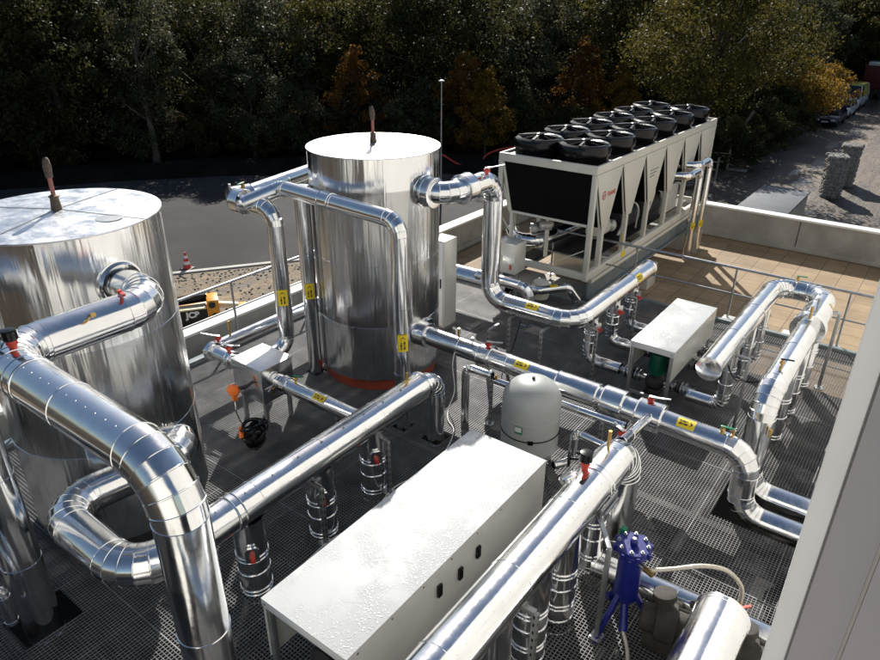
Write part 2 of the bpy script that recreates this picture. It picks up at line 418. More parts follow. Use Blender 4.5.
def sticker(root, p, t, r, ndir, L=.22, arc=50, m='yellow'):
    """yellow pipe marker wrapped on the cladding, with dark print"""
    p = Vector(p); t = Vector(t).normalized(); nd = Vector(ndir); nd = (nd - t * nd.dot(t)).normalized(); w = t.cross(nd)
    def pt(a, s, off): return p + t * s + (nd * math.cos(R(a)) + w * math.sin(R(a))) * (r + off)
    def patch(a0, a1, s0, s1, off):
        mb = MB(); k = 8
        for i in range(k):
            b0 = a0 + (a1 - a0) * i / k; b1 = a0 + (a1 - a0) * (i + 1) / k
            mb.quad(pt(b0, s0, off), pt(b1, s0, off), pt(b1, s1, off), pt(b0, s1, off))
        return mb
    st = patch(-arc / 2, arc / 2, -L / 2, L / 2, .007).build('pipe_marker', M[m], root, 60)
    pr = MB(); h = arc * .5
    for (a0, a1, s0, s1) in ((.06, .22, -.36, -.20), (.06, .22, -.16, -.11), (.06, .22, -.07, .10), (-.22, -.08, -.36, -.26), (-.22, -.08, -.22, -.02), (-.22, -.08, .02, .07)):
        q = patch(a0 * arc, a1 * arc, s0 * L, s1 * L, .0095); b = len(pr.v); pr.v += q.v; pr.f += [[i + b for i in f] for f in q.f]
    b = len(pr.v); pr.v += [pt(-.24 * arc, .22 * L, .0095), pt(.24 * arc, .22 * L, .0095), pt(0, .40 * L, .0095)]; pr.f.append([b, b + 1, b + 2])
    pr.build('marker_print', M['ink'], st, 60)
def air_vent(root, p, up=(0, 0, 1), s=1.):
    p = Vector(p); up = Vector(up)
    a = MB(); a.lathe([(.03 * s, -.02), (.035 * s, 0), (.035 * s, .05 * s), (.05 * s, .055 * s), (.05 * s, .10 * s), (.02 * s, .105 * s)], p, up, 16)
    b = a.build('air_vent', M['red'], root)
    c = MB(); c.lathe([(.06 * s, .10 * s), (.068 * s, .11 * s), (.068 * s, .19 * s), (.06 * s, .20 * s), (.02 * s, .205 * s)], p, up, 18)
    c.bar(p + up * .17 * s, p + up * .17 * s + Vector((-.10, -.02, 0)) * s, .03 * s); c.build('vent_cap', M['black'], b)
def gauge(root, p, h=.16, m='brass'):
    p = Vector(p); a = MB(); a.cyl(p - Vector((0, 0, .03)), p + Vector((0, 0, h * .55)), .016, n=12); a.cyl(p + Vector((0, 0, h * .5)), p + Vector((0, 0, h)), .022, .02, 12)
    a.build('thermometer_pocket', M[m], root)
def ball_valve(root, p, hdir=(1, 0, 0), m='green_handle', s=1.):
    p = Vector(p); h = Vector(hdir).normalized(); a = MB()
    a.cyl(p - Vector((0, 0, .03)), p + Vector((0, 0, .09 * s)), .016 * s, n=10); a.sphere(p + Vector((0, 0, .05 * s)), .032 * s, 10, 8)
    b = a.build('ball_valve', M['brass'], root)
    c = MB(); q = p + Vector((0, 0, .10 * s)); c.bar(q - h * .03 * s, q + h * .13 * s, .035 * s, .012 * s); c.build('valve_handle', M[m], b, bevel=.004)
def lever_valve(root, p, hdir, L=.28):
    p = Vector(p); h = Vector(hdir).normalized(); a = MB(); a.cyl(p - Vector((0, 0, .02)), p + Vector((0, 0, .08)), .025, n=12); a.box(p + Vector((0, 0, .05)), (.07, .07, .05))
    b = a.build('valve_spindle', M['red'], root)
    c = MB(); q = p + Vector((0, 0, .09)); c.bar(q - h * .03, q + h * .08, .05, .016); c.bar(q + h * .07, q + h * L + Vector((0, 0, .02)), .032, .014); c.build('valve_lever', M['steel'], b, bevel=.004)
def support(p, h, label, arm=None, w=.05, group='steel posts holding up the pipes', base=True, m='slotted'):
    """slotted channel post on a foot plate, with an arm under the pipe"""
    p = Vector(p); t = thing('pipe_support', p, label, 'pipe support', group)
    mb = MB(); mb.box(p + Vector((0, 0, h / 2)), (w, w * .9, h)); mb.build('post', M[m], t, bevel=.004)
    if base:
        b = MB(); b.box(p + Vector((0, 0, .012)), (w * 2.6, w * 2.6, .012)); b.cyl(p + Vector((w, w, .01)), p + Vector((w, w, .04)), .012, n=6); b.cyl(p + Vector((-w, -w, .01)), p + Vector((-w, -w, .04)), .012, n=6); b.build('foot_plate', M['steel'], t)
    if arm:
        a = MB(); a.bar(p + Vector((0, 0, h)), p + Vector((arm[0], arm[1], h)), w, w * .8); a.build('arm', M[m], t, bevel=.004)
    return t

# ================================================================== SETTING
def sheet(name, pts, z, m, kind='structure', thick=.0):
    mb = MB(); k = len(pts); mb.v = [Vector((x, y, z)) for x, y in pts]; mb.f = [list(range(k))]
    o = mb.build(name, M[m], None, flat=True)
    for p in o.data.polygons: 
        if p.normal.z < 0: p.flip()
    return struct(o, kind)
G = -4.0
sheet('ground', [(-900, -600), (900, -600), (900, 900), (-900, 900)], G - .012, 'earth')
# asphalt yard, its kerb line and the sandy strip by the building
sheet('asphalt_road', [(-60, -45), (-31, -9), (-23.1, 13.2), (-19.8, 18.1), (-15.5, 24.5), (-13, 33), (-24.5, 33.5), (-34.5, 24.6), (-38.4, 19.8), (-42, 14.5), (-62, -5), (-80, -45)], G, 'asphalt')
def strip(name, line, w, z0, z1, m, kind='structure'):
    mb = MB()
    for (a, b) in zip(line[:-1], line[1:]):
        p = Vector((*a, (z0 + z1) / 2)); q = Vector((*b, (z0 + z1) / 2)); d = (q - p); mb.box((p + q) / 2, (d.length, w, z1 - z0), math.atan2(d.y, d.x))
    return struct(mb.build(name, M[m], None, flat=True), kind)
strip('kerb_line', [(-31, -9), (-23.1, 13.2), (-19.8, 18.1), (-15.5, 24.5)], .22, G - .05, G + .05, 'kerb')
sheet('gravel_strip', [(-30.8, -9), (-22.95, 13.2), (-19.65, 18.1), (-15.4, 24.4), (-10.8, 24), (-10.8, -9)], G - .004, 'gravel')
# stones lying in the sandy strip: countless
mb = MB(); rr = random.Random(3)
for i in range(9000):
    x = rr.uniform(-23, -12); y = rr.uniform(5, 24)
    band = math.sin((x * .8 - y * .55) * 1.15 + rr.gauss(0, .35))
    if band < .25 and rr.random() < .86: continue
    if (x + 23.1) * 4.9 - (y - 13.2) * 3.3 < 1.5: continue
    s = rr.uniform(.015, .06); mb.sphere((x, y, G + s * .3), (s, s * rr.uniform(.6, 1), s * .6), 6, 4)
struct(mb.build('gravel_stones', M['stone'], None), 'stuff')
# dark bank at the wood's edge
def mound(name, line, w, h, m, seed):
    rr = random.Random(seed); rings = []
    pts = []
    for (a, b) in zip(line[:-1], line[1:]):
        n = max(2, int((Vector(b) - Vector(a)).length / 1.2))
        for i in range(n): pts.append(Vector(a).lerp(Vector(b), i / n))
    pts.append(Vector(line[-1]))
    for i, p in enumerate(pts):
        t = (pts[min(i + 1, len(pts) - 1)] - pts[max(0, i - 1)]).normalized(); nn = Vector((-t.y, t.x)); r = []
        hh = h * rr.uniform(.8, 1.15)
        for k in range(9):
            s = k / 8 * 2 - 1; q = p + nn * s * w; r.append(Vector((q.x, q.y, G - .05 + hh * (1 - s * s) * rr.uniform(.88, 1.08))))
        r += [Vector((p.x - nn.x * w * .9, p.y - nn.y * w * .9, G - .5))]
        rings.append(r)
    mb = MB(); mb.loft(rings); return struct(mb.build(name, M[m], None, 60))
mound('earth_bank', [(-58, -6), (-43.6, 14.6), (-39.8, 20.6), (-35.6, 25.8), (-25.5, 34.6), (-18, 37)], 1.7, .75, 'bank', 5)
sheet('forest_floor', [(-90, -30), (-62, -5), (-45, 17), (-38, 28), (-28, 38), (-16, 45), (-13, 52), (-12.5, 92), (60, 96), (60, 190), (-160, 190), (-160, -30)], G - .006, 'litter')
def hill():  # mound added behind the trees as dark backing, shutting out bright sky gaps
    mb = MB(); rg = random.Random(9); line = [(-170, -60), (-120, 20), (-85, 75), (-40, 118), (20, 132), (90, 120)]; P = [Vector(p) for p in line]; rings = []
    for a, b in zip(P[:-1], P[1:]):
        n = 10
        for i in range(n):
            p = a.lerp(b, i / n); d = (b - a).normalized(); nn = Vector((-d.y, d.x))
            rings.append([Vector((p.x + nn.x * o, p.y + nn.y * o, G - .3 + z * rg.uniform(.9, 1.1))) for o, z in ((-14, 0), (-4, 5), (8, 13), (20, 20), (40, 24), (70, 12), (90, -2))])
    mb.loft(rings); struct(mb.build('backing_hill', M['litter'], None, 60))
hill()
# muddy track with its puddles
sheet('muddy_track', [(-13.5 + .6 * math.sin(k * 1.7) + .4 * math.sin(k * 4.1) + k * .045 * (1 if k < 44 else .5), 22 + k) for k in range(0, 74)] + [(8, 95), (14, 60), (16, 22)], G - .004, 'mud')
rr = random.Random(12)
for (x, y, a, b, th) in ((-7.2, 39.5, .8, 2.2, .1), (-6.7, 44.5, .5, 1.9, -.1), (-7.3, 41.6, .3, .8, .2), (-6.0, 43.2, .25, .6, 0), (-6.9, 50.5, .5, 2.4, 0), (-6.2, 36.2, .45, 1.2, .2), (-7.7, 47, .3, 1.5, 0), (-7.4, 58, .4, 2.6, 0), (-4.9, 38, .5, .5, .4), (-6.9, 66, .5, 3.4, 0), (-5.6, 32.6, .9, .5, 0), (-5.2, 34.6, .3, .6, .5), (-6.3, 54, .3, 1.2, 0)):
    pts = []
    for k in range(34):
        t = 2 * math.pi * k / 34; q = rr.uniform(.45, 1.2); px = math.cos(t) * a * q; py = math.sin(t) * b * q
        pts.append((x + px * math.cos(th) - py * math.sin(th), y + px * math.sin(th) + py * math.cos(th)))
    sheet('puddle', pts, G + .002, 'wetpatch')
# tile terrace, roof below the deck
sheet('roof_terrace', [(-10.3, 12.3), (6, 12.3), (6, 20.5), (-10.3, 20.5)], -.7, 'tiles')
# ---- plant building under the roof
t = thing('plant_building', (-4, 10, G), 'low plant building whose flat roof carries the pipework', 'building')
mb = MB(); mb.bb((-10.58, -6, G), (6.1, 20.75, -.78)); mb.build('wall', M['concrete'], t, bevel=0)
mb = MB(); mb.bb((-10.3, -6, -.776), (6, 12.3, -.74)); mb.build('roof', M['membrane'], t)
# ---- steel deck of open grating: real bars
HOLES = [(-1.22, 7.22, 1.3, 8.22), (-6.40, 1.22, -5.90, 1.80), (-5.05, 6.30, -4.75, 6.60), (-1.85, 5.32, -1.55, 5.72), (-5.57, 6.28, -5.33, 6.52), (-7.79, 6.63, -7.53, 6.89)]
def spans(fix, lo, hi, axis):
    """pieces of a bar at fixed coordinate, cut at the pipe openings"""
    cut = []
    for x0, y0, x1, y1 in HOLES:
        a0, a1, b0, b1 = (x0, x1, y0, y1) if axis == 'Y' else (y0, y1, x0, x1)
        if a0 < fix < a1: cut.append((b0, b1))
    cut.sort(); cur = lo; out = []
    for a, b in cut:
        if a > cur: out.append((cur, min(a, hi)))
        cur = max(cur, b)
    if cur < hi: out.append((cur, hi))
    return [s for s in out if s[1] - s[0] > .02]
mb = MB()
PITCH = .0375
x = -9.45; i = 0
while x < -.07:
    hi = 12.05 if x < -5.15 else 12.93
    w = .010 if i % 27 == 0 else .0048
    for a, b in spans(x, .1, hi, 'Y'): mb.bb((x - w / 2, a, -.016), (x + w / 2, b, 0))
    x += PITCH; i += 1
y = .1; i = 0
while y < 12.93:
    w = .012 if i % 54 == 0 else .0048
    for a, b in spans(y, -9.45, -.07, 'X'):
        if y > 12.05: a = max(a, -5.15)
        mb.bb((a, y - w / 2, -.010 if i % 54 else -.022), (b, y + w / 2, -.0012 if i % 54 else .002))
    y += PITCH; i += 1
struct(mb.build('floor_grating', M['grating'], None, flat=True))
mb = MB()
for yy in (1.2, 3.2, 5.25, 7.1, 9.2, 11.2): mb.bb((-9.45, yy - .05, -.17), (1.35, yy + .05, -.036))
for xx in (-9.2, -6.75, -4.3, -1.4, 1.2): mb.bb((xx - .06, .1, -.36), (xx + .06, 12.0, -.175))
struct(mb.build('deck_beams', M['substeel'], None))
mb = MB(); mb.bb((-5.15, 12.94, -.22), (1.4, 13.04, .05)); mb.bb((-5.15, 12.0, -.22), (-5.06, 12.94, .03)); mb.bb((-9.55, 12.06, -.22), (-5.16, 12.14, .03)); mb.bb((-9.6, .1, -.22), (-9.46, 12.05, .06))
struct(mb.build('edge_beam', M['beam'], None, bevel=.006))
for k, (bx, bw) in enumerate(((-2.72, .22), (-1.45, .55), (.1, .5))):
    o = MB().bb((bx - bw / 2, 13.045, -.12), (bx + bw / 2, 13.30, .02)).build('edge_bracket', M['cab_side'], None, bevel=.006)
    tag(o, ('small pale bracket on the far edge beam, nearest the small white pump cover', 'long pale tray on the far edge beam under the looped header', 'pale tray on the far edge beam beside the facade')[k], 'bracket', 'pale trays along the deck edge')
# ---- parapets
def parapet(a, b, inner, label, joints, zt=.24):
    """a..b inner foot of the wall, inner = unit vector pointing to the roof"""
    a = Vector((*a, 0)); b = Vector((*b, 0)); n = Vector((*inner, 0)); d = (b - a).normalized(); L = (b - a).length
    t = thing('parapet_wall', (a.x, a.y, -.7), label, 'parapet wall')
    c = (a + b) / 2 - n * .13; ang = math.atan2(d.y, d.x)
    MB().box((c.x, c.y, (zt - .06 - .74) / 2), (L, .26, zt - .06 + .74), ang).build('wall', M['concrete'], t)
    c2 = (a + b) / 2 - n * .13; MB().box((c2.x, c2.y, zt - .03), (L + .02, .34, .06), ang).build('cap', M['cap'], t, bevel=.012)
    c3 = (a + b) / 2 + n * .025; MB().box((c3.x, c3.y, -.62), (L - .1, .05, .13), ang).build('skirting', M['concrete'], t, bevel=.015)
    for j in joints:
        p = a + d * j + n * .003; mb = MB(); mb.box((p.x, p.y, zt - .49), (.018, .012, .85), ang); mb.build('joint', M['ink'], t)
parapet((-10.3, 20.5), (6, 20.5), (0, -1), 'rendered parapet wall with white cap along the far side of the tiled terrace', (7.4, 11.2))
parapet((-10.38, -6), (-10.38, 20.36), (1, 0), 'rendered parapet wall with white cap on the side of the asphalt road', (9.5, 15, 20), .10)
# ---- railings
def railing(a, b, posts, label, z=1.05, base=0.):
    a = Vector((*a, 0)); b = Vector((*b, 0)); d = (b - a).normalized(); L = (b - a).length
    t = thing('guard_rail', (a.x, a.y, base), label, 'railing')
    MB().cyl(a + Vector((0, 0, z)), b + Vector((0, 0, z)), .026, n=14).build('handrail', M['steel'], t)
    MB().cyl(a + Vector((0, 0, .52)), b + Vector((0, 0, .52)), .017, n=12).build('mid_rail', M['steel'], t)
    for s in posts:
        p = a + d * s; mb = MB(); mb.cyl(p + Vector((0, 0, base - .1)), p + Vector((0, 0, z - .02)), .021, n=12); mb.box(p + Vector((0, 0, base - .02)), (.12, .10, .02)); mb.build('post', M['steel'], t)
railing((-7.3, 13.2), (1.4, 13.2), (.6, 2.55, 4.55, 6.5, 8.5), 'galvanised two-bar guard rail between the steel deck and the tiled terrace')
railing((-9.85, .2), (-9.85, 11.9), (1.0, 2.9, 4.75, 6.65, 8.6, 10.4, 11.6), 'galvanised guard rail along the deck on the asphalt road side')
# ---- facade corner beside the camera
t = thing('facade_corner', (.4, 1.5, -.7), 'grey facade corner with pale edge trim filling the right border', 'building wall')
MB().bb((-.046, 1.522, -.7), (3.2, 20.2, 8.2)).build('wall', M['facade_white'], t)
MB().bb((-2.6, -2.6, -.7), (3.2, -1.1, 6.4)).build('bounce_wall', M['facade_white'], t)  # unseen block behind the camera, added to bounce sunlight onto the chiller front
MB().bb((.002, 1.505, -.7), (.10, 1.52, 8.2)).build('facade_panel', M['facade'], t, bevel=.002)
MB().bb((.108, 1.505, -.7), (1.6, 1.52, 8.2)).build('facade_panel', M['facade'], t, bevel=.002)
MB().bb((-.052, 1.498, -.7), (-.002, 1.5205, 8.2)).build('edge_trim', M['facade_trim'], t, bevel=.004)

# ================================================================== TANKS
def tank(c, r, h, label, ring, seams, noz, lid_patch=False):
    t = thing('buffer_tank', (c[0], c[1], 0), label, 'tank', 'aluminium clad buffer tanks')
    z0 = .20; n = 128; prof = [(r - .05, z0 - .005), (r, z0)]
    for z in seams: prof += [(r, z - .006), (r + .004, z - .003), (r + .004, z + .003), (r, z + .006)]
    prof += [(r, h - .012), (r + .006, h - .01), (r + .006, h)]
    rg = random.Random(int(abs(c[1]) * 10)); mb = MB()
    ph = [(k, rg.uniform(0, 6.28), rg.uniform(.2, 1)) for k in (5, 9, 13, 19, 26, 34)]
    wob = [sum(a * math.sin(k * 2 * math.pi * j / n + p) for k, p, a in ph) * .0011 for j in range(n)]
    rings = []
    for rad, z in prof:
        rings.append([Vector((c[0] + (rad + wob[j]) * math.cos(2 * math.pi * j / n), c[1] + (rad + wob[j]) * math.sin(2 * math.pi * j / n), z)) for j in range(n)])
    mb.loft(rings, True, False); sh = mb.build('shell', M['tank'], t, 24)
    for a in (-130, -40, 50): 
        mb = MB(); x = c[0] + r * math.cos(R(a)); y = c[1] + r * math.sin(R(a)); mb.box((x, y, (z0 + h) / 2), (.010, .012, h - z0 - .1), R(a)); mb.build('sheet_seam', M['tank'], sh)
    # low conical lid of four sectors
    lid = MB(); lid.lathe([(r + .012, h - .012), (r + .012, h + .004), (r * .5, h + .022), (.002, h + .04)], (c[0], c[1], 0), n=96)
    lo = lid.build('lid', M['lid'], t, 24)
    for a in (25, 115, 205, 295):
        d = Vector((math.cos(R(a)), math.sin(R(a)), 0)); q = Vector((c[0], c[1], h + .043)); mb = MB(); mb.bar(q + d * .06, q + d * r - Vector((0, 0, .034)), .006, .005, (0, 0, 1)); mb.build('lid_seam', M['steel_dull'], lo)
    if lid_patch:
        MB().lathe([(.13, 0), (.13, .004), (.002, .006)], (c[0] + .62, c[1] + .2, h + .016), n=24).build('drip_patch', M['steel'], lo)
    if ring:
        b = MB(); b.lathe([(r - .06, .0), (r - .06, .21), (r - .10, .21)], (c[0], c[1], 0), n=96); b.build('base_ring', M['redring'], t)
    else:
        b = MB(); b.lathe([(r - .06, .0), (r - .06, .21), (r - .10, .21)], (c[0], c[1], 0), n=96); b.build('base_ring', M['dark_int'], t)
    q = Vector((c[0], c[1], h))
    v = MB(); v.lathe([(.055, 0), (.055, .03), (.045, .12), (.04, .16), (.05, .165), (.05, .18), (.03, .19)], q, n=14); v1 = v.build('vent', M['rustbrown'], t)
    v = MB(); v.cyl(q + Vector((0, 0, .18)), q + Vector((-.005, .005, .38)), .022, n=10); v.build('vent_stem', M['pinkred'], v1)
    v = MB(); v.tube([q + Vector((-.005, .005, .36)), q + Vector((-.012, .01, .46)), q + Vector((-.03, .02, .52)), q + Vector((-.045, .03, .545))], [.034, .042, .034, .02], 10); v.build('vent_cap', M['rustbrown'], v1)
    for z in noz:
        p = Vector((c[0] + r - .02, c[1], z)); nz = MB(); nz.lathe([(.235, 0), (.235, .02), (.22, .024), (.205, .07)], p, (1, 0, 0), NS, False); nz.build('nozzle_collar', M['alu'], t)
    return t
tank((-7.13, 3.04), .975, 3.70, 'clad tank at the left border, cut by the frame, with rod vent on its lid', False, (2.55, 1.35), (3.17, 1.14), True)
tank((-6.99, 7.66), .99, 3.70, 'clad tank on a red base ring behind the pipework, its lid blazing in the sun', True, (3.22, 2.12, 1.12), (3.17, .9))

# ================================================================== PIPEWORK
Zup = Vector((0, 0, 1)); cam_dir = Vector((.35, -.75, .55))
# A: upper outlet of the left tank, loops to the front and drops
t = thing('insulated_pipe', (-3.21, 1.64, 0), 'fat lagged pipe looping from upper left tank and diving down in front', 'pipe')
pipe(t, [(-6.2, 3.04, 3.17), (-5.51, 3.04, 3.17), (-5.51, 1.64, 3.17), (-3.21, 1.64, 3.17), (-3.21, 1.64, -.05)], .172, .36, rivets=(70,), n=6)
flange(t, (-4.95, 1.64, 3.17), (1, 0, 0), .178, .12, name='clamp_band', taper=.004)
air_vent(t, (-5.2, 1.67, 3.33), s=.8)
mb = MB(); mb.cyl((-5.42, 2.35, 3.29), (-5.30, 2.33, 3.34), .014, n=10); mb.cyl((-5.32, 2.335, 3.33), (-5.26, 2.32, 3.355), .022, n=10); mb.build('thermometer_pocket', M['brass'], t)
mb = MB(); mb.bar((-5.55, 2.72, 3.35), (-5.38, 2.66, 3.38), .03, .02); mb.cyl((-5.52, 2.70, 3.32), (-5.52, 2.70, 3.38), .02, n=10); mb.build('bleed_valve', M['red'], t)
mb = MB(); hw = Vector((-5.47, 1.56, 3.42)); mb.torus(hw, (.3, -.8, .3), .085, .014, 24, 8); mb.bar(hw - Vector((.08, .02, 0)), hw + Vector((.08, .02, 0)), .018); mb.bar(hw - Vector((0, .03, .08)), hw + Vector((0, .03, .08)), .018); mb.cyl(hw, hw + Vector((.10, .16, -.09)), .012, n=8); mb.build('handwheel', M['black'], t)
# V: riser at the left border
t = thing('insulated_pipe', (-6.15, 1.5, -.1), 'dark upright lagged pipe rising beside left tank at the left border', 'pipe')
pipe(t, [(-6.15, 1.5, -.2), (-6.15, 1.5, 3.17), (-7.6, 1.5, 3.17)], .175, .36)
# thin lagged pipes low at the left border
t = thing('insulated_pipe', (-6.0, 1.1, .9), 'thin lagged pipe bending low at the left border', 'pipe')
pipe(t, [(-6.35, .55, .80), (-5.95, 1.22, .80), (-5.95, 1.22, .35)], .055, .12)
t = thing('insulated_pipe', (-6.3, 1.2, 1.1), 'short lagged elbow behind upright pipe at the left border', 'pipe')
pipe(t, [(-6.9, 1.05, 1.25), (-6.32, 1.05, 1.25), (-6.32, 1.05, .55)], .10, .2)
t = thing('insulated_pipe', (-5.2, .8, .4), 'lagged pipe end peeping in at the bottom left corner', 'pipe')
pipe(t, [(-5.6, .40, .42), (-5.42, .92, .42), (-5.42, .92, -.1)], .115, .2)
# H1 with the loop to the lower left tank outlet
t = thing('pipe_header', (-4.9, 4, 0), 'long lagged header left of the large white cover, looping back to left tank', 'pipe header')
pipe(t, [(-6.32, 3.34, 1.14), (-5.92, 3.34, 1.14), (-6.16, 1.89, 1.14), (-4.72, 1.89, 1.14), (-4.9, 6.12, 1.0)], .190, .36, cap=(False, False), n=6)
MB().lathe([(.195, -.02), (.21, -.01), (.21, .02), (.16, .05), (.13, .09)], (-4.9, 6.12, 1.0), (0, 1, 0), NS).build('end_cap', M['alu'], t, 25)
pipe(t, [(-4.9, 6.16, 1.0), (-4.9, 6.45, 1.0), (-4.9, 6.45, -.1)], .135, .26, names=('branch_pipe', 'branch_elbow'))
flange(t, (-4.765, 2.95, 1.105), (-.042, 1, -.033), .198, .10, name='clamp_band', taper=.004)
for y in (3.12, 4.16, 5.1): drop(t, (-4.72 - .0426 * (y - 1.89), y, .95), (-4.72 - .0426 * (y - 1.89), y, -.15), .165, 3, True, (1, -.7))
gauge(t, (-4.9, 5.85, 1.17), .16)
for i in range(9): MB().cyl((-4.71 - i * .0153, 2.75 + i * .36, 1.275 - i * .0119), (-4.70 - i * .0153, 2.75 + i * .36, 1.305 - i * .0119), .012, n=8).build('stud', M['steel_dull'], t)

# C: lower outlet of the middle tank to the floor opening
t = thing('insulated_pipe', (-6, 7.45, 0), 'long lagged pipe with yellow markers crossing deck behind the grey vessel', 'pipe')
pipe(t, [(-6.08, 7.52, .92), (-3.5, 7.5, .91), (-.98, 7.46, .87), (-.98, 7.46, .0), (1.6, 7.46, .0)], .148, .30)
flange(t, (-5.93, 7.52, .92), (1, 0, 0), .20, .22); flange(t, (-4.75, 7.51, .91), (1, 0, 0), .175, .20)
flange(t, (-3.25, 7.5, .90), (1, 0, 0), .172, .62, taper=.01); flange(t, (-2.72, 7.5, .90), (1, 0, 0), .192, .30); flange(t, (-2.22, 7.49, .89), (1, 0, 0), .195, .34)
lever_valve(t, (-4.72, 7.5, 1.08), (1, .2, .05), .22); lever_valve(t, (-2.25, 7.5, 1.07), (1, .1, .05), .24)
sticker(t, (-4.1, 7.5, .91), (1, 0, 0), .150, (.1, -.6, .9)); sticker(t, (-1.75, 7.48, .885), (1, 0, 0), .150, (.1, -.6, .9))
gauge(t, (-5.25, 7.5, 1.05), .18); ball_valve(t, (-1.34, 7.47, 1.0), (1, .1, 0)); gauge(t, (-1.22, 7.47, 1.0), .10); gauge(t, (-5.0, 7.5, 1.05), .10, 'steel')
# D with header H3: from upper middle tank outlet
t = thing('pipe_header', (-5.64, 8.9, 0), 'lagged pipe from upper middle tank falling to a capped header before the chiller', 'pipe header')
pipe(t, [(-6.08, 7.62, 3.17), (-5.62, 7.62, 3.17), (-5.62, 8.9, 3.17), (-5.62, 8.9, 1.14), (-4.03, 8.9, 1.14), (-4.03, 11.92, 1.14)], .155, .34, cap=(False, True))
flange(t, (-5.86, 7.62, 3.17), (1, 0, 0), .215, .14); flange(t, (-5.62, 8.1, 3.17), (0, 1, 0), .215, .22)
lever_valve(t, (-5.5, 8.5, 3.33), (.8, .6, .1), .26); gauge(t, (-5.45, 8.3, 3.3), .09, 'steel')
sticker(t, (-4.75, 8.9, 1.14), (1, 0, 0), .157, (.1, -.6, .9)); sticker(t, (-4.03, 11.15, 1.14), (0, 1, 0), .157, (.9, -.1, .6))
for y in (9.57, 10.45, 11.25):
    b = drop(t, (-4.03, y, 1.05), (-4.03, y, .42), .105, 2, True, (1, -.3))
    pipe(t, [(-4.03, y, .43), (-4.03, y, .22), (-3.45, y, .22)], .10, .17, names=('branch_section', 'branch_elbow'))
# E1: upper back outlet, falls to the valve box
t = thing('insulated_pipe', (-7.58, 6.17, .7), 'left one of the two tall lagged risers, ending at the metal valve box', 'pipe')
pipe(t, [(-9.0, 8.47, 2.95), (-8.52, 6.15, 2.95), (-7.58, 6.15, 2.95), (-7.58, 6.15, .74), (-7.58, 5.62, .74)], .122, .24)
flange(t, (-8.5, 6.30, 2.95), (.22, 1, 0), .175, .34); flange(t, (-8.30, 6.15, 2.95), (1, 0, 0), .185, .20)
ball_valve(t, (-8.42, 6.3, 3.08), (.3, -1, 0)); gauge(t, (-8.5, 6.12, 3.08), .1, 'steel')
sticker(t, (-7.58, 6.15, 1.62), Zup, .124, (.75, -.65, 0), .26, 70)
# E2
t = thing('insulated_pipe', (-5.45, 6.4, 0), 'lagged pipe running across face of middle tank and dropping down its front', 'pipe')
pipe(t, [(-8.06, 6.02, 2.98), (-7.66, 6.40, 3.20), (-5.45, 6.40, 3.12), (-5.45, 6.40, -.1)], .112, .22)
flange(t, (-6.75, 6.40, 3.172), (1, 0, -.04), .117, .2, name='clamp_band', taper=.004)
sticker(t, (-5.45, 6.40, 1.42), Zup, .120, (.75, -.65, 0), .26, 70)
# riser beside the tank
t = thing('insulated_pipe', (-7.66, 6.76, 0), 'right one of the two tall lagged risers, close against middle tank', 'pipe')
pipe(t, [(-7.66, 6.76, -.1), (-7.66, 6.76, 3.16)], .115, cap=(False, True))
sticker(t, (-7.66, 6.76, 1.5), Zup, .117, (.75, -.65, 0), .26, 70)
# pipe low along the left edge of the deck, into the valve box
t = thing('insulated_pipe', (-8.5, 5.4, .7), 'low lagged pipe running along deck edge to the metal valve box', 'pipe')
pipe(t, [(-8.5, 9.0, .72), (-8.5, 5.36, .72), (-7.5, 5.36, .72)], .105, .2)
flange(t, (-8.42, 5.36, .72), (1, 0, 0), .145, .10); flange(t, (-7.95, 5.36, .72), (1, 0, 0), .135, .10)
lever_valve(t, (-8.45, 5.5, .83), (-.7, -.6, .12), .26); lever_valve(t, (-8.0, 5.36, .86), (.8, .3, .02), .2); gauge(t, (-8.48, 5.75, .82), .25)
# K: from the valve box to header H1
t = thing('insulated_pipe', (-6.2, 5.36, .7), 'lagged pipe with yellow marker running from the metal valve box under the long header', 'pipe')
pipe(t, [(-6.9, 5.36, .72), (-5.0, 5.36, .72)], .108, .2)
flange(t, (-6.72, 5.36, .72), (1, 0, 0), .125, .12); sticker(t, (-6.0, 5.36, .72), (1, 0, 0), .110, (.1, -.6, .9)); ball_valve(t, (-6.55, 5.38, .82), (1, .4, 0)); ball_valve(t, (-6.9, 5.25, .60), (.4, -1, -.3), 'steel')
# metal valve box with orange handle
t = thing('valve_box', (-7.2, 5.36, 0), 'bare metal box over a valve with rain on its lid and orange knob', 'valve box')
MB().bb((-7.54, 5.07, .46), (-6.9, 5.64, 1.0)).build('casing', M['alu'], t, bevel=.006)
MB().bb((-7.55, 5.06, 1.0), (-6.89, 5.65, 1.012)).build('lid', M['wetalu'], t, bevel=.003)
for (x, y) in ((-7.45, 5.14), (-6.97, 5.14), (-6.97, 5.58), (-7.45, 5.58)): MB().bb((x - .025, y - .025, 0), (x + .025, y + .025, .46)).build('leg', M['steel_dull'], t)
mb = MB(); mb.cyl((-7.12, 5.07, .76), (-7.12, 4.92, .72), .022, n=12); mb.bar((-7.12, 4.98, .735), (-7.24, 4.84, .70), .06, .03); b = mb.build('valve_gear', M['dark_int'], t)
mb = MB(); mb.lathe([(.02, -.03), (.075, -.025), (.082, 0), (.075, .03), (.02, .04)], (-7.24, 4.83, .70), (.6, -.8, .1), 20)
for k in range(8):
    a = 2 * math.pi * k / 8; u, v = basis((.6, -.8, .1)); mb.sphere(Vector((-7.24, 4.83, .70)) + (u * math.cos(a) + v * math.sin(a)) * .08, .022, 8, 6)
mb.bar((-7.24, 4.83, .66), (-7.22, 4.82, .54), .07, .04); mb.build('knob', M['orange'], b)
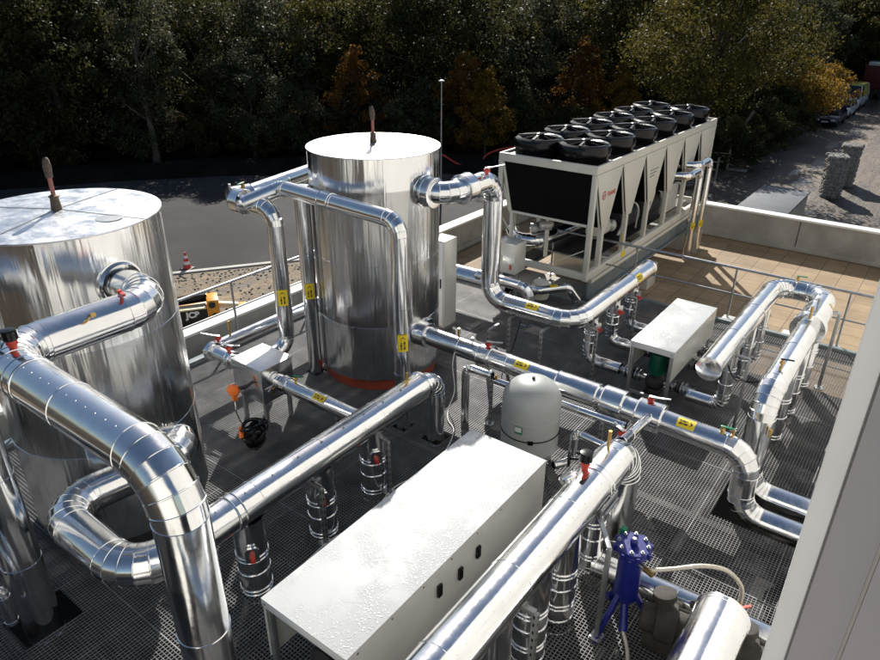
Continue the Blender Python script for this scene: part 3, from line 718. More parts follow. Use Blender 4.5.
# black bundle of coiled cable and bag by the box
t = thing('cable_bundle', (-6.75, 4.72, 0), 'black bag of coiled cable with an orange plug under the valve box', 'cable bundle')
mb = MB(); rr = random.Random(4)
for k in range(11):
    c = Vector((-6.75 + rr.gauss(0, .03), 4.72 + rr.gauss(0, .03), .12 + k * .022)); ax = Vector((rr.gauss(0, .6), rr.gauss(0, .6), 1)); mb.torus(c, ax, rr.uniform(.13, .19), .017, 28, 7)
mb.build('coil', M['black'], t)
mb = MB(); mb.sphere((-6.75, 4.72, .17), (.15, .14, .16), 14, 10)
for i, v in enumerate(mb.v): v += Vector((rr.gauss(0, .014), rr.gauss(0, .014), rr.gauss(0, .014)))
mb.build('bag', M['black'], t, 50)
mb = MB(); mb.cyl((-6.86, 4.60, .28), (-6.80, 4.56, .22), .035, n=12); mb.box((-6.88, 4.62, .31), (.05, .05, .06)); mb.build('plug', M['orange'], t)
mb = MB(); mb.tube([(-7.22, 4.82, .55), (-7.15, 4.76, .42), (-7.0, 4.7, .36), (-6.85, 4.66, .33), (-6.78, 4.64, .26)], .008, 8); mb.build('lead', M['black'], t)
# H2: header right of the large white cover
t = thing('pipe_header', (-2.02, 4, 0), 'nearest lagged header running beside the right face of large white cover', 'pipe header')
pipe(t, [(-2.02, -.3, 1.3), (-2.02, 6.08, 1.3), (-2.02, 6.08, .1)], .205, .36, rivets=(50,), n=6)
flange(t, (-2.02, 5.30, 1.3), (0, 1, 0), .212, .10, name='clamp_band', taper=.004)
for y in (3.45, 4.12, 4.72): drop(t, (-2.02, y, 1.2), (-2.02, y, -.15), .17, 4, False)
b = drop(t, (-2.02, 5.45, 1.2), (-2.02, 5.45, .12), .13, 3, False)
air_vent(t, (-2.1, 5.22, 1.50)); gauge(t, (-2.05, 5.66, 1.49), .24)
mb = MB(); mb.bar((-1.80, 5.02, 1.22), (-1.80, 5.40, 1.22), .09, .018, (1, 0, 0)); mb.bar((-1.77, 5.06, 1.20), (-1.77, 5.36, 1.20), .03, .02, (1, 0, 0)); mb.build('mounting_plate', M['steel'], t, bevel=.003)
hv = MB(); c = Vector((-2.42, 5.55, 1.28)); hv.torus(c, (1, .4, .1), .075, .012, 22, 8); hv.bar(c - Vector((0, 0, .07)), c + Vector((0, 0, .07)), .015); hv.bar(c - Vector((-.03, .07, 0)), c + Vector((-.03, .07, 0)), .015); hv.cyl(c, c + Vector((.22, .08, .03)), .012, n=8); hv.build('handwheel', M['black'], t)
mb = MB(); mb.lathe([(.10, 0), (.10, .05), (.085, .06), (.06, .065)], (-2.19, 5.10, 1.40), (-.6, 0, .8), 24); mb.build('inspection_cap', M['alu'], t)
# branch from H2 up to C
t2 = thing('insulated_pipe', (-2.1, 6.3, 1.1), 'short bare stub joining the nearest header with the pipe crossing the deck', 'pipe')
pipe(t2, [(-2.05, 6.02, 1.38), (-2.16, 6.62, 1.10), (-2.2, 7.36, .95)], .058, .1)
lever_valve(t2, (-2.2, 6.45, 1.16), (-.8, .3, .1), .13)
# F: out of the floor by the blue vessel
t = thing('insulated_pipe', (-1.8, 5.58, .1), 'lagged pipe lying on grating behind the blue vessel, running off to the facade', 'pipe')
pipe(t, [(-1.95, 5.45, .16), (1.6, 5.66, .16)], .135, .26, seam=.9)
mb = MB(); mb.lathe([(.04, 0), (.04, .1), (.032, .11)], (-.88, 5.46, .22), (.05, -.6, .8), 16, True); mb.build('stub', M['foam'], t)
# G
t = thing('insulated_pipe', (-.56, 3, .7), 'short fat lagged pipe with a domed end at the bottom right', 'pipe')
pipe(t, [(-.56, .2, .72), (-.56, 5.0, .72)], .235, .3, cap=(False, False), rivets=(60, 20), seam=1.25)
MB().lathe([(.235, 0), (.241, .004), (.241, .014), (.225, .03), (.16, .06), (.002, .08)], (-.56, 5.0, .72), (0, 1, 0), NS).build('end_cap', M['alu'], t, 25)
for (x, y, z, lab) in ((-1.02, 5.02, .30, 'dark foam jacketed valve body between the blue vessel and fat pipe'), (-.30, 5.12, .26, 'dark foam jacketed valve body half hidden by the facade trim')):
    t = thing('jacketed_valve', (x, y, 0), lab, 'valve', 'foam jacketed valves under the fat pipe')
    mb = MB(); mb.lathe([(.10, -.24), (.13, -.22), (.14, -.10), (.19, -.09), (.20, 0), (.19, .09), (.14, .10), (.13, .22), (.10, .24)], (x, y, z), (1, .25, 0), 26); b = mb.build('body', M['foam'], t, 30)
    MB().lathe([(.08, .1), (.085, .26), (.11, .27), (.11, .33), (.08, .34)], (x, y, z), (-.2, .1, 1), 20).build('bonnet', M['foam'], b)
    MB().bb((x - .16, y - .14, 0), (x + .16, y + .14, z - .1)).build('foot', M['foam'], t, bevel=.02)
# H4: looped header at the right
t = thing('pipe_header', (-1.8, 9, 0), 'capped U-shaped lagged header at the right in front of the sandy terrace', 'pipe header')
pipe(t, [(-1.80, 8.2, 1.4), (-1.80, 11.74, 1.4), (-1.03, 11.74, 1.4), (-1.03, 7.99, 1.4), (-1.03, 7.99, .0), (1.6, 7.99, .0)], .158, .31, cap=(True, False), n=6)
flange(t, (-1.03, 10.32, 1.4), (0, 1, 0), .235, .16); flange(t, (-1.03, 10.75, 1.4), (0, 1, 0), .20, .5, taper=.01)
ball_valve(t, (-1.03, 8.55, 1.55), (1, .3, 0), 'black'); gauge(t, (-1.03, 10.2, 1.62), .16); gauge(t, (-1.0, 10.5, 1.62), .2, 'steel'); ball_valve(t, (-1.5, 11.74, 1.55), (1, .2, 0)); gauge(t, (-.88, 7.86, .95), .08)
sticker(t, (-1.03, 11.1, 1.4), (0, 1, 0), .160, (.9, -.3, .4), .2, 40)
for y in (9.45, 10.4, 11.2):
    drop(t, (-1.80, y, 1.3), (-1.80, y, .40), .098, 2, False)
    pipe(t, [(-1.80, y, .41), (-1.80, y, .22), (-2.3, y, .22)], .095, .16, names=('branch_section', 'branch_elbow'))
for y in (9.35, 10.2, 11.2): drop(t, (-1.03, y, 1.3), (-1.03, y, -.15), .125, 3, False)
# small lagged pipes beside the grey vessel
t = thing('insulated_pipe', (-4.8, 7.03, 0), 'thin lagged swan-neck pipe left of the grey vessel, running on below crossing pipe', 'pipe')
pipe(t, [(-4.8, 7.05, -.05), (-4.8, 7.05, .93), (-4.35, 7.05, .93)], .058, .13)
pipe(t, [(-4.35, 7.10, .84), (-2.42, 7.20, .80)], .050, seam=.6)
gauge(t, (-4.3, 7.08, .86), .08); gauge(t, (-4.05, 7.1, .86), .07)
t = thing('insulated_pipe', (-3.01, 7.04, 0), 'thin lagged pipe standing right of the grey vessel and bending under the nearest header', 'pipe')
pipe(t, [(-3.15, 6.75, .12), (-3.01, 7.0, .12), (-3.01, 7.0, .58), (-2.2, 6.9, .58)], .056, .11)
# pipes by the chiller
t = thing('insulated_pipe', (-7.2, 10.6, .6), 'fat low lagged pipe passing behind the slim white cabinet by middle tank', 'pipe')
pipe(t, [(-8.6, 10.55, .62), (-6.25, 10.62, .62)], .19, .3)
t = thing('insulated_pipe', (-5.7, 10.5, .6), 'lagged pipe below the grey control box that bends down into the deck', 'pipe')
pipe(t, [(-6.9, 10.45, .78), (-5.72, 10.45, .78), (-5.72, 10.45, .0)], .105, .22)
t = thing('insulated_pipe', (-5.7, 11.3, .3), 'lagged pipe with yellow marker curving over deck before the chiller', 'pipe')
pipe(t, [(-6.7, 11.35, .42), (-5.95, 11.2, .42), (-5.55, 11.75, .42), (-5.42, 11.95, .1)], .085, .2)
sticker(t, (-5.75, 11.48, .42), (.6, .8, 0), .087, (.1, -.5, .9), .16)
t = thing('insulated_pipe', (-7.0, 12.8, .9), 'lagged pipe running beneath the chiller from its front opening', 'pipe')
pipe(t, [(-7.6, 12.9, .92), (-7.2, 12.40, .92), (-6.75, 12.62, .92), (-6.35, 16.2, .95)], .15, .27)
for k, (y, z, off, lab) in enumerate(((18.05, 1.72, .0, 'lagged pipe from the chiller side down to the tiles, near one of the pair'), (18.75, 1.86, .12, 'lagged pipe from the chiller side down to the tiles, far one of the pair'))):
    t = thing('insulated_pipe', (-5.2, y, -.7), lab, 'pipe', 'pipes on the side of the chiller')
    pipe(t, [(-5.6, y - 1.1, z), (-5.14, y - .9 , z), (-5.14, y, z), (-5.14, y, -.72)], .10, .22)
    sticker(t, (-5.14, y, .25 - .1 * k), Zup, .102, (.75, -.65, 0), .18, 70)

# ================================================================== PUMP COVERS AND PUMPS
def cover(x0, y0, x1, y1, z0, z1, label, panel_drop, front_lip):
    t = thing('pump_cover', ((x0 + x1) / 2, (y0 + y1) / 2, 0), label, 'pump cover')
    MB().bb((x0 - .008, y0 - .008, z1 - .014), (x1 + .008, y1 + .008, z1)).build('top_sheet', M['wet'], t, bevel=.004)
    MB().bb((x0 - .007, y0 - .007, z1 - front_lip), (x1 + .007, y0 + .004, z1 - .015)).build('front_lip', M['white'], t, bevel=.003)
    MB().bb((x1 - .006, y0 + .005, z1 - panel_drop), (x1 + .006, y1 - .005, z1 - .015)).build('side_panel', M['cab_side'], t, bevel=.002)
    MB().bb((x0 - .006, y0 + .005, z1 - panel_drop), (x0 + .006, y1 - .005, z1 - .015)).build('side_panel', M['cab_side'], t, bevel=.002)
    MB().bb((x0 - .006, y1 - .006, z1 - panel_drop), (x1 + .006, y1 + .006, z1 - .015)).build('back_panel', M['cab_side'], t, bevel=.002)
    for x in (x0 + .035, x1 - .035):
        for y in (y0 + .04, y1 - .04):
            MB().bb((x - .025, y - .025, 0), (x + .025, y + .025, z1 - .016)).build('leg', M['steel_dull'], t, bevel=.003)
    for y in (y0 + .04, y1 - .04): MB().bb((x0 + .062, y - .02, .10), (x1 - .062, y + .02, .14)).build('cross_bar', M['steel_dull'], t)
    for y in np.arange(y0 + .12, y1 - .1, .42):
        MB().cyl((x1 + .006, y, z1 - .05), (x1 + .012, y, z1 - .05), .011, n=10).build('screw', M['steel_dull'], t)
    for x in (x0 + .04, x1 - .04): MB().cyl((x, y0 - .006, z1 - front_lip * .5), (x, y0 - .013, z1 - front_lip * .5), .011, n=10).build('screw', M['steel_dull'], t)
    return t
tc = cover(-3.70, 2.44, -2.71, 5.59, 0, 1.1, 'large white cover wet with raindrops between the two nearest headers', .72, .09)
for (y, z) in ((3.62, .86), (4.25, .84), (3.95, .80)): MB().bb((-2.703, y - .03, z - .10), (-2.675, y + .03, z + .04)).build('latch', M['black'], tc, bevel=.004)
for x, y in ((-3.2, 3.35), (-2.85, 3.3), (-3.05, 5.25)): MB().cyl((x, y, 1.1), (x, y, 1.104), .013, n=10).build('screw', M['steel_dull'], tc)
cover(-3.19, 9.16, -2.52, 11.18, 0, 1.0, 'small white cover sheltering the green pumps beyond the crossing pipe', .52, .10)
def pump(x, y, s, label, m):
    t = thing('pump', (x, y, 0), label, 'pump', 'pumps under the small white cover')
    MB().lathe([(.09, .34), (.115, .36), (.12, .40), (.12, .66), (.11, .70), (.06, .72)], (x, y, 0), n=24).build('motor', M[m], t)
    f = MB()
    for k in range(18):
        a = 2 * math.pi * k / 18; f.box((x + .125 * math.cos(a), y + .125 * math.sin(a), .52), (.02, .006, .24), a)
    f.build('cooling_fins', M[m], t)
    MB().lathe([(.07, .10), (.14, .14), (.16, .22), (.14, .30), (.09, .34)], (x, y, 0), n=24).build('volute', M['dark_int'], t)
    for sgn in (-1, 1):
        p = MB(); p.cyl((x + sgn * .1, y, .22), (x + sgn * .62, y, .22), .05, n=18)
        for d in (.24, .30, .42, .48): p.cyl((x + sgn * d, y, .22), (x + sgn * (d + .02), y, .22), .105, n=22)
        b = p.build('flanged_coupling', M['steel'], t)
        p = MB(); p.torus((x + sgn * .37, y, .22), (1, 0, 0), .06, .035, 24, 8); p.build('rubber_bellow', M['black_matt'], b)
    MB().bb((x - .12, y - .12, 0), (x + .12, y + .12, .10)).build('base', M['dark_int'], t, bevel=.01)
for y, lab in ((9.57, 'front green pump under the open end of small white cover'), (10.45, 'middle green pump beneath the small white cover'), (11.0, 'rear green pump beneath the small white cover')): pump(-2.86, y, 1, lab, 'green')
t = thing('pump', (-3.2, 2.95, 0), 'dark pump in the shade under the near end of large white cover', 'pump')
MB().lathe([(.12, -.3), (.17, -.28), (.17, .1), (.13, .14), (.10, .2)], (-3.2, 2.9, .45), (0, 1, 0), 24).build('motor', M['dark_int'], t)
MB().lathe([(.10, .2), (.22, .24), (.24, .34), (.2, .42), (.1, .44)], (-3.2, 2.9, .45), (0, 1, 0), 24).build('volute', M['dark_int'], t)
MB().bb((-3.4, 2.6, 0), (-3.0, 3.4, .26)).build('base', M['dark_int'], t, bevel=.01)
# expansion vessel
t = thing('expansion_vessel', (-3.56, 6.78, 0), 'round grey painted vessel with domed top behind the large white cover', 'expansion vessel')
r = .385; prof = [(r * .3, .10), (r * .8, .16), (r, .30), (r, .78), (r + .006, .785), (r + .006, .80), (r, .805)]
for k in range(1, 13):
    a = math.pi / 2 * k / 12; prof.append((max(.002, r * math.cos(a) ** .8), .98 + .31 * math.sin(a)))
MB().lathe(prof, (-3.56, 6.78, 0), n=64).build('body', M['vessel'], t, 28)
mb = MB(); mb.cyl((-3.56, 6.78, 1.28), (-3.56, 6.78, 1.32), .022, n=12); mb.build('valve_cap', M['black'], t)
mb = MB(); mb.torus((-3.56, 6.78, .56), (0, 0, 1), r + .004, .009, 56, 6); mb.box((-3.36, 6.44, .56), (.07, .03, .05), R(30)); mb.build('strap', M['black'], t)
for a in (-80, 40, 160): MB().bar((-3.56 + .3 * math.cos(R(a)), 6.78 + .3 * math.sin(R(a)), 0), (-3.56 + .33 * math.cos(R(a)), 6.78 + .33 * math.sin(R(a)), .3), .06, .02).build('leg', M['vessel'], t)
def curved_patch(c, r, a0, a1, z0, z1):
    mb = MB(); k = 8
    for i in range(k):
        p = [R(a0 + (a1 - a0) * (i + j) / k) for j in (0, 1)]
        mb.quad(*[(c[0] + r * math.cos(q), c[1] + r * math.sin(q), z) for q, z in ((p[0], z0), (p[1], z0), (p[1], z1), (p[0], z1))])
    return mb
lb = curved_patch((-3.56, 6.78), r + .003, -92, -76, .66, .77).build('label', M['green_handle'], t, 60)
curved_patch((-3.56, 6.78), r + .005, -91, -78, .69, .76).build('label_print', M['white'], lb, 60)
# blue dirt separator on three legs
bx, by = -1.44, 5.01
t = thing('dirt_separator', (bx, by, 0), 'dark blue vessel with bolted lid standing on splayed legs', 'dirt separator')
MB().lathe([(.06, .36), (.112, .39), (.118, .42), (.118, .97), (.118, .985)], (bx, by, 0), n=36).build('body', M['blue'], t)
fl = MB(); fl.lathe([(.10, .978), (.160, .98), (.165, .985), (.165, 1.01), (.160, 1.015), (.162, 1.017), (.165, 1.022), (.165, 1.05), (.160, 1.055), (.05, 1.055)], (bx, by, 0), n=40); fo = fl.build('lid_flange', M['blue'], t)
mb = MB(); mb.lathe([(.035, 1.055), (.038, 1.10), (.025, 1.115)], (bx, by, 0), n=18); mb.build('lid_boss', M['blue'], t)
MB().cyl((bx, by, 1.115), (bx, by, 1.13), .02, n=6).build('plug', M['steel'], t)
for k in range(8):
    a = 2 * math.pi * (k + .3) / 8; q = Vector((bx + .135 * math.cos(a), by + .135 * math.sin(a), 0)); bo = MB(); bo.cyl(q + Zup * .96, q + Zup * 1.09, .010, n=8); bo.cyl(q + Zup * 1.055, q + Zup * 1.072, .019, n=6); bo.cyl(q + Zup * .96, q + Zup * .978, .019, n=6); bo.build('lid_bolt', M['steel'], fo)
for k in range(8):
    a = 2 * math.pi * (k + .8) / 8; lu = MB(); lu.box((bx + .168 * math.cos(a), by + .168 * math.sin(a), 1.015), (.04, .028, .06), a); lu.build('lug', M['blue'], fo)
for a in (-110, 15, 130):
    d = Vector((math.cos(R(a)), math.sin(R(a)), 0)); p = Vector((bx, by, .46)) + d * .09; q = Vector((bx, by, .0)) + d * .34
    MB().bar(p, q, .05, .05).build('leg', M['blue'], t, bevel=.008)
    MB().box(q + Zup * .008, (.10, .10, .014), R(a)).build('foot', M['blue'], t)
mb = MB(); mb.tube([(bx, by, .38), (bx + .06, by - .12, .22), (bx + .10, by - .2, .14)], .04, 14); mb.build('drain', M['blue'], t)
mb = MB(); mb.cyl((bx + .09, by - .04, .90), (bx + .20, by - .09, .90), .028, n=14); mb.build('outlet', M['steel'], t)
mb = MB(); mb.cyl((bx - .07, by + .08, .90), (bx - .16, by + .16, .98), .028, n=14); mb.box((bx - .15, by + .12, 1.04), (.06, .06, .09)); mb.build('inlet_valve', M['green_handle'], t)
t = thing('hose', (bx + .2, by - .09, .9), 'braided hose arching from the blue vessel over to the low lagged pipe', 'hose')
def spline(pts, n=10):
    P = [Vector(p) for p in pts]; P = [P[0] * 2 - P[1]] + P + [P[-1] * 2 - P[-2]]; out = []
    for i in range(1, len(P) - 2):
        for k in range(n):
            u = k / n; a, b, c, d = P[i - 1:i + 3]
            out.append(.5 * ((2 * b) + (c - a) * u + (2 * a - 5 * b + 4 * c - d) * u * u + (3 * b - a - 3 * c + d) * u ** 3))
    out.append(P[-2]); return out
MB().tube(spline([(bx + .19, by - .085, .90), (-1.06, 5.10, .90), (-.85, 5.28, .92), (-.66, 5.42, .86), (-.52, 5.52, .66), (-.50, 5.55, .42)]), .022, 12).build('tube', M['hose'], t)
mb = MB(); mb.cyl((-.50, 5.55, .28), (-.50, 5.55, .46), .026, n=12); b = mb.build('coupling', M['brass'], t)
mb = MB(); mb.bar((-.50, 5.55, .36), (-.40, 5.60, .42), .03, .012); mb.build('valve_handle', M['red'], b)
mb = MB(); mb.cyl((bx + .16, by - .075, .90), (bx + .25, by - .105, .90), .030, n=12); mb.build('coupling', M['brass'], t)
t = thing('hose', (bx + .1, by - .2, .1), 'thin drain hose with red band leaving the foot of the blue vessel', 'hose')
MB().tube(spline([(bx + .1, by - .2, .14), (-1.22, 4.66, .06), (-1.12, 4.38, .04), (-.98, 4.08, .03), (-.92, 3.6, .03), (-.9, 2.8, .03)]), .020, 12).build('tube', M['hose'], t)
MB().cyl((-1.18, 4.54, .05), (-1.15, 4.46, .045), .026, n=12).build('band', M['red'], t)
# white cable trailing over the grating
t = thing('cable', (-5.0, 7.4, .0), 'thin white cable trailing from crossing pipe over the grating behind the header', 'cable')
MB().tube(spline([(-5.25, 7.5, 1.05), (-5.2, 7.28, .75), (-5.1, 7.2, .35), (-5.15, 7.12, .05), (-5.0, 6.9, .02), (-4.75, 6.7, .02), (-4.55, 6.2, .02), (-4.5, 5.7, .02), (-4.62, 5.2, .02), (-4.5, 4.6, .02), (-4.6, 4.0, .02), (-4.52, 3.3, .02)]), .008, 8).build('lead', M['cable'], t)
t = thing('cable', (-5.0, 8.8, .0), 'black cable looping across grating below the pipe feeding the far header', 'cable')
MB().tube(spline([(-4.9, 8.75, 1.0), (-4.95, 8.6, .5), (-5.0, 8.4, .03), (-4.6, 8.2, .02), (-4.7, 7.9, .02)]), .008, 8).build('lead', M['black'], t)
t = thing('cable', (-1.3, 8.9, .9), 'black cable sagging from the looped header to its neighbour', 'cable')
MB().tube(spline([(-1.74, 8.9, 1.24), (-1.6, 8.75, 1.12), (-1.4, 8.7, 1.12), (-1.15, 8.62, 1.26)]), .012, 8).build('lead', M['black'], t)
# pipe supports
support((-1.56, 4.70, 0), 1.16, 'bright grey conduit post rising from grating to the nearest header, left of the blue vessel', (-.3, .4), .045, m='steel')
support((-.76, 11.32, 0), 1.35, 'slotted post with a valve bracket at right of the looped header', (-.15, -.1), .05, m='steel')
support((-1.52, 9.22, 0), 1.2, 'thin post between two arms of the looped header', (-.2, 0), .04, m='steel')
support((-4.45, 8.62, 0), .98, 'first post left of the small white cover, under the pipe bend', (0, .25), .045)
support((-5.1, 8.72, 0), .98, 'post under the middle of the pipe bend feeding the far header', (0, .2), .045)
support((-5.32, 8.45, 0), .80, 'leftmost post by the pipe bend feeding the far header', (0, .3), .045)
support((-3.80, 9.25, 0), .95, 'post between the first two drops of the far header', (-.2, 0), .045)
support((-3.80, 10.85, 0), .95, 'post between the last two drops of the far header', (-.2, 0), .045)
support((-4.62, 5.12, 0), .80, 'slotted channel post by the far drop of the long header', (-.25, 0), .05)
support((-4.62, 4.0, 0), .80, 'slotted channel post by the middle drop of the long header', (-.25, 0), .05)
support((-1.78, 3.75, 0), 1.05, 'slotted channel post between two near drops under the nearest header', (-.2, 0), .055)
support((-5.9, 5.5, 0), .58, 'short post under the marked pipe next to the metal valve box', (0, -.15), .045)
support((-4.45, 7.2, 0), .78, 'short dark post right of the thin swan-neck pipe', (.1, .0), .045)
support((-4.1, 7.25, 0), .78, 'short dark post hidden close to the grey vessel', (.1, .0), .045)
support((-2.75, 7.25, 0), .72, 'dark post under the jacketed valves of the crossing pipe', (.1, .1), .05)
# slim electrical cabinet by the tank, control box near the chiller
t = thing('electrical_cabinet', (-6.75, 9.4, 0), 'tall slim white cabinet right beside the middle tank', 'cabinet')
MB().bb((-7.15, 9.22, .10), (-6.80, 9.60, 1.80)).build('casing', M['cab_side'], t, bevel=.012)
MB().bb((-7.12, 9.205, .14), (-6.83, 9.219, 1.76)).build('door', M['white'], t, bevel=.006)
MB().bb((-6.88, 9.185, .9), (-6.86, 9.204, 1.08)).build('handle', M['black'], t)
MB().bb((-7.1, 9.26, 0), (-6.84, 9.56, .10)).build('plinth', M['steel_dull'], t)
t = thing('control_box', (-6.65, 11.35, 0), 'light grey control box with green lamp in front of the chiller', 'control box')
MB().bb((-7.0, 11.2, .62), (-6.5, 11.62, 1.26)).build('casing', M['cab_side'], t, bevel=.01)
MB().bb((-7.02, 11.12, .66), (-6.95, 11.198, 1.0)).build('side_unit', M['white'], t, bevel=.01)
MB().cyl((-6.96, 11.12, .86), (-6.96, 11.05, .86), .07, n=16).build('lamp', M['green_handle'], t)
MB().bb((-6.62, 11.188, .72), (-6.58, 11.2, .82)).build('switch', M['red'], t)
for x in (-6.95, -6.55): MB().bb((x - .02, 11.38, 0), (x + .02, 11.42, .62)).build('leg', M['steel_dull'], t)
t = thing('pump', (-6.0, 11.6, .0), 'small pale pump housing on the deck in front of the chiller', 'pump')
MB().lathe([(.10, 0), (.17, .02), (.19, .1), (.19, .3), (.15, .38), (.06, .41)], (-6.1, 11.62, .08), n=24).build('housing', M['chiller'], t)
MB().lathe([(.05, 0), (.09, .01), (.09, .16), (.05, .18)], (-6.1, 11.5, .3), (0, -1, .2), 18).build('port', M['dark_int'], t)
for (x, y, lab) in ((-8.25, 12.3, 'thin upright standing left of the two behind the middle tank'), (-8.05, 12.5, 'thin upright standing right of the two behind the middle tank')):
    pass

# ================================================================== CHILLER
X0, X1, Y0, Y1, ZT, ZB = -7.64, -5.40, 12.25, 19.72, 2.78, .40
t = thing('air_cooled_chiller', ((X0 + X1) / 2, (Y0 + Y1) / 2, ZB), 'big pale chiller with V-shaped side panels and twelve black roof fans', 'chiller')
nm = 6; ml = (Y1 - Y0) / nm
f = MB()
f.bb((X0, Y0, ZT - .17), (X1, Y0 + .07, ZT)); f.bb((X0, Y1 - .07, ZT - .17), (X1, Y1, ZT))
f.bb((X0, Y0 + .071, ZT - .17), (X0 + .05, Y1 - .071, ZT)); f.bb((X1 - .05, Y0 + .071, ZT - .17), (X1, Y1 - .071, ZT))
f.build('top_frame', M['chiller'], t, bevel=.008)
f = MB(); f.bb((X1 - .10, Y0, ZB), (X1, Y1, ZB + .18)); f.bb((X0, Y0, ZB), (X0 + .10, Y1, ZB + .18))
for k in range(nm + 1):
    y = Y0 + k * ml; y = min(max(y, Y0 + .05), Y1 - .05); f.bb((X0 + .101, y - .05, ZB + .02), (X1 - .101, y + .05, ZB + .16))
f.build('base_frame', M['chiller'], t, bevel=.006)
for x in (X0 + .05, X1 - .05):
    for y in (Y0 + .05, Y1 - .05): MB().bb((x - .05, y - .05, ZB + .181), (x + .05, y + .05, ZT - .171)).build('corner_post', M['chiller'], t, bevel=.006)
for sx, xs in ((1, X1), (-1, X0)):
    for k in range(1, nm):
        y = Y0 + k * ml - .62 + .05
    for k in range(nm):
        yc = Y0 + (k + .5) * ml; a = MB(); h0 = 1.42; h1 = ZT - .172
        off = Vector((xs, yc, 0))
        a.prism([(-ml / 2 + .008, h1), (ml / 2 - .008, h1), (.13, h0), (-.13, h0)], -.008, .012, off, ((0, 1, 0), (0, 0, 1), (sx, 0, 0)))
        a.build('side_panel', M['chiller'], t, bevel=.003)
        MB().bb((xs - sx * .06 - .05, yc - .055, ZB + .181), (xs - sx * .06 + .05, yc + .055, h0 + .02)).build('strut', M['chiller'], t, bevel=.005)
        # coil faces forming the V behind the panel, set back
        for sg in (-1, 1):
            p0 = Vector((xs - sx * .10, yc + sg * .10, h0)); p1 = Vector((xs - sx * .10, yc + sg * (ml / 2 - .03), h1))
            c = MB(); L = X1 - X0 - .2; dx = -sx * L / 2 * .98
            c.loft([[p0, p0 + Vector((dx, 0, 0)), p0 + Vector((dx, -sg * .05, .02)), p0 + Vector((0, -sg * .05, .02))], [p1, p1 + Vector((dx, 0, 0)), p1 + Vector((dx, -sg * .05, 0)), p1 + Vector((0, -sg * .05, 0))]])
            c.build('condenser_coil', M['coil'], t, flat=True)
        for sg in (-1, 1):
            e = MB(); e.bar((xs - sx * .045, yc + sg * .145, h0), (xs - sx * .045, yc + sg * (ml / 2 - .012), h1), .05, .02); 
            e.build('coil_edge', M['chiller'], t)
c = MB(); c.prism([(X0 + .08, ZT - .172), (X1 - .12, ZT - .172), (X1 - .13, 1.60), (X0 + .33, 1.60)], -.02, .02, (0, Y0 + .06, 0), ((1, 0, 0), (0, 0, 1), (0, -1, 0))); c.build('end_coil', M['coil'], t, flat=True)
c = MB(); c.bar((X0 + .10, Y0 + .04, ZT - .19), (X0 + .34, Y0 + .04, 1.56), .06, .05); c.bar((X0 + .30, Y0 + .04, 1.57), (X1 - .12, Y0 + .04, 1.57), .04, .05); c.bar((X0 + .36, Y0 + .05, 1.55), (X0 + .36, Y0 + .05, ZB + .19), .08, .06); c.bar((X0 + 1.05, Y0 + .4, 1.55), (X0 + 1.05, Y0 + .4, ZB + .19), .09, .06); c.bar((X1 - .25, Y0 + .5, 1.55), (X1 - .25, Y0 + .5, ZB + .19), .07, .06)
c.build('end_frame', M['chiller'], t, bevel=.004)
c = MB(); c.bar((X0 + .12, Y0 + .03, 1.42), (X0 + .75, Y0 + .03, ZB + .2), .035, .02); c.bar((X1 - .13, Y0 + .03, 1.05), (X0 + 1.35, Y0 + .03, ZB + .2), .03, .02); c.build('brace', M['chiller'], t)
MB().bb((X0 + .051, Y0 + .071, ZT - .10), (X1 - .051, Y1 - .071, ZT - .05)).build('roof_deck', M['dark_int'], t)
# internals seen through the open bays
def comp(y, r, L, z, m):
    b = MB(); b.lathe([(r * .4, -L / 2), (r * .9, -L / 2 + .04), (r, -L / 2 + .1), (r, L / 2 - .1), (r * .9, L / 2 - .04), (r * .4, L / 2)], (X1 - .55, y, z), (0, 1, 0), 22); b.build('compressor', M[m], t)
comp(13.9, .18, .8, 1.05, 'chiller'); comp(15.2, .26, 1.1, 1.0, 'dark_int'); comp(16.6, .27, 1.2, .98, 'dark_int'); comp(18.2, .22, 1., 1.0, 'dark_int')
b = MB(); b.cyl((X0 + .7, Y0 + .8, .95), (X0 + .7, Y1 - .7, .95), .26, n=26); b.build('evaporator', M['dark_int'], t)
b = MB(); b.bb((X0 + .5, Y0 + .9, ZB + .165), (X1 - .3, Y1 - .5, ZB + .18)); b.build('tray', M['dark_int'], t)
for y in (14.5, 16.0): 
    b = MB(); b.tube(spline([(X1 - .3, y, 1.75), (X1 - .22, y + .2, 1.5), (X1 - .25, y + .1, 1.1), (X1 - .3, y - .1, .8)]), .03, 10); b.tube(spline([(X1 - .4, y + .5, 1.5), (X1 - .15, y + .55, 1.35), (X1 - .2, y + .7, .8)]), .022, 10); b.build('refrigerant_line', M['hub'], t)
b = MB(); b.sphere((X1 - .35, 15.6, 1.52), (.13, .2, .12), 14, 10); b.build('suction_filter', M['hub'], t); b = MB(); b.sphere((X1 - .4, 14.25, 1.05), (.1, .14, .14), 12, 8); b.build('suction_filter', M['hub'], t)
b = MB(); b.sphere((X0 + 1.0, Y0 + .45, 1.30), (.15, .2, .13), 14, 10); b.sphere((X0 + .75, Y0 + .4, 1.18), (.1, .12, .1), 12, 8); b.cyl((X0 + .6, Y0 + .45, 1.1), (X0 + 1.0, Y0 + .7, 1.16), .05, n=12); b.build('actuator', M['hub'], t)
b = MB(); b.bb((X1 - .35, 17.0, .75), (X1 - .12, 17.7, 1.45)); b.build('terminal_box', M['hub'], t, bevel=.02)
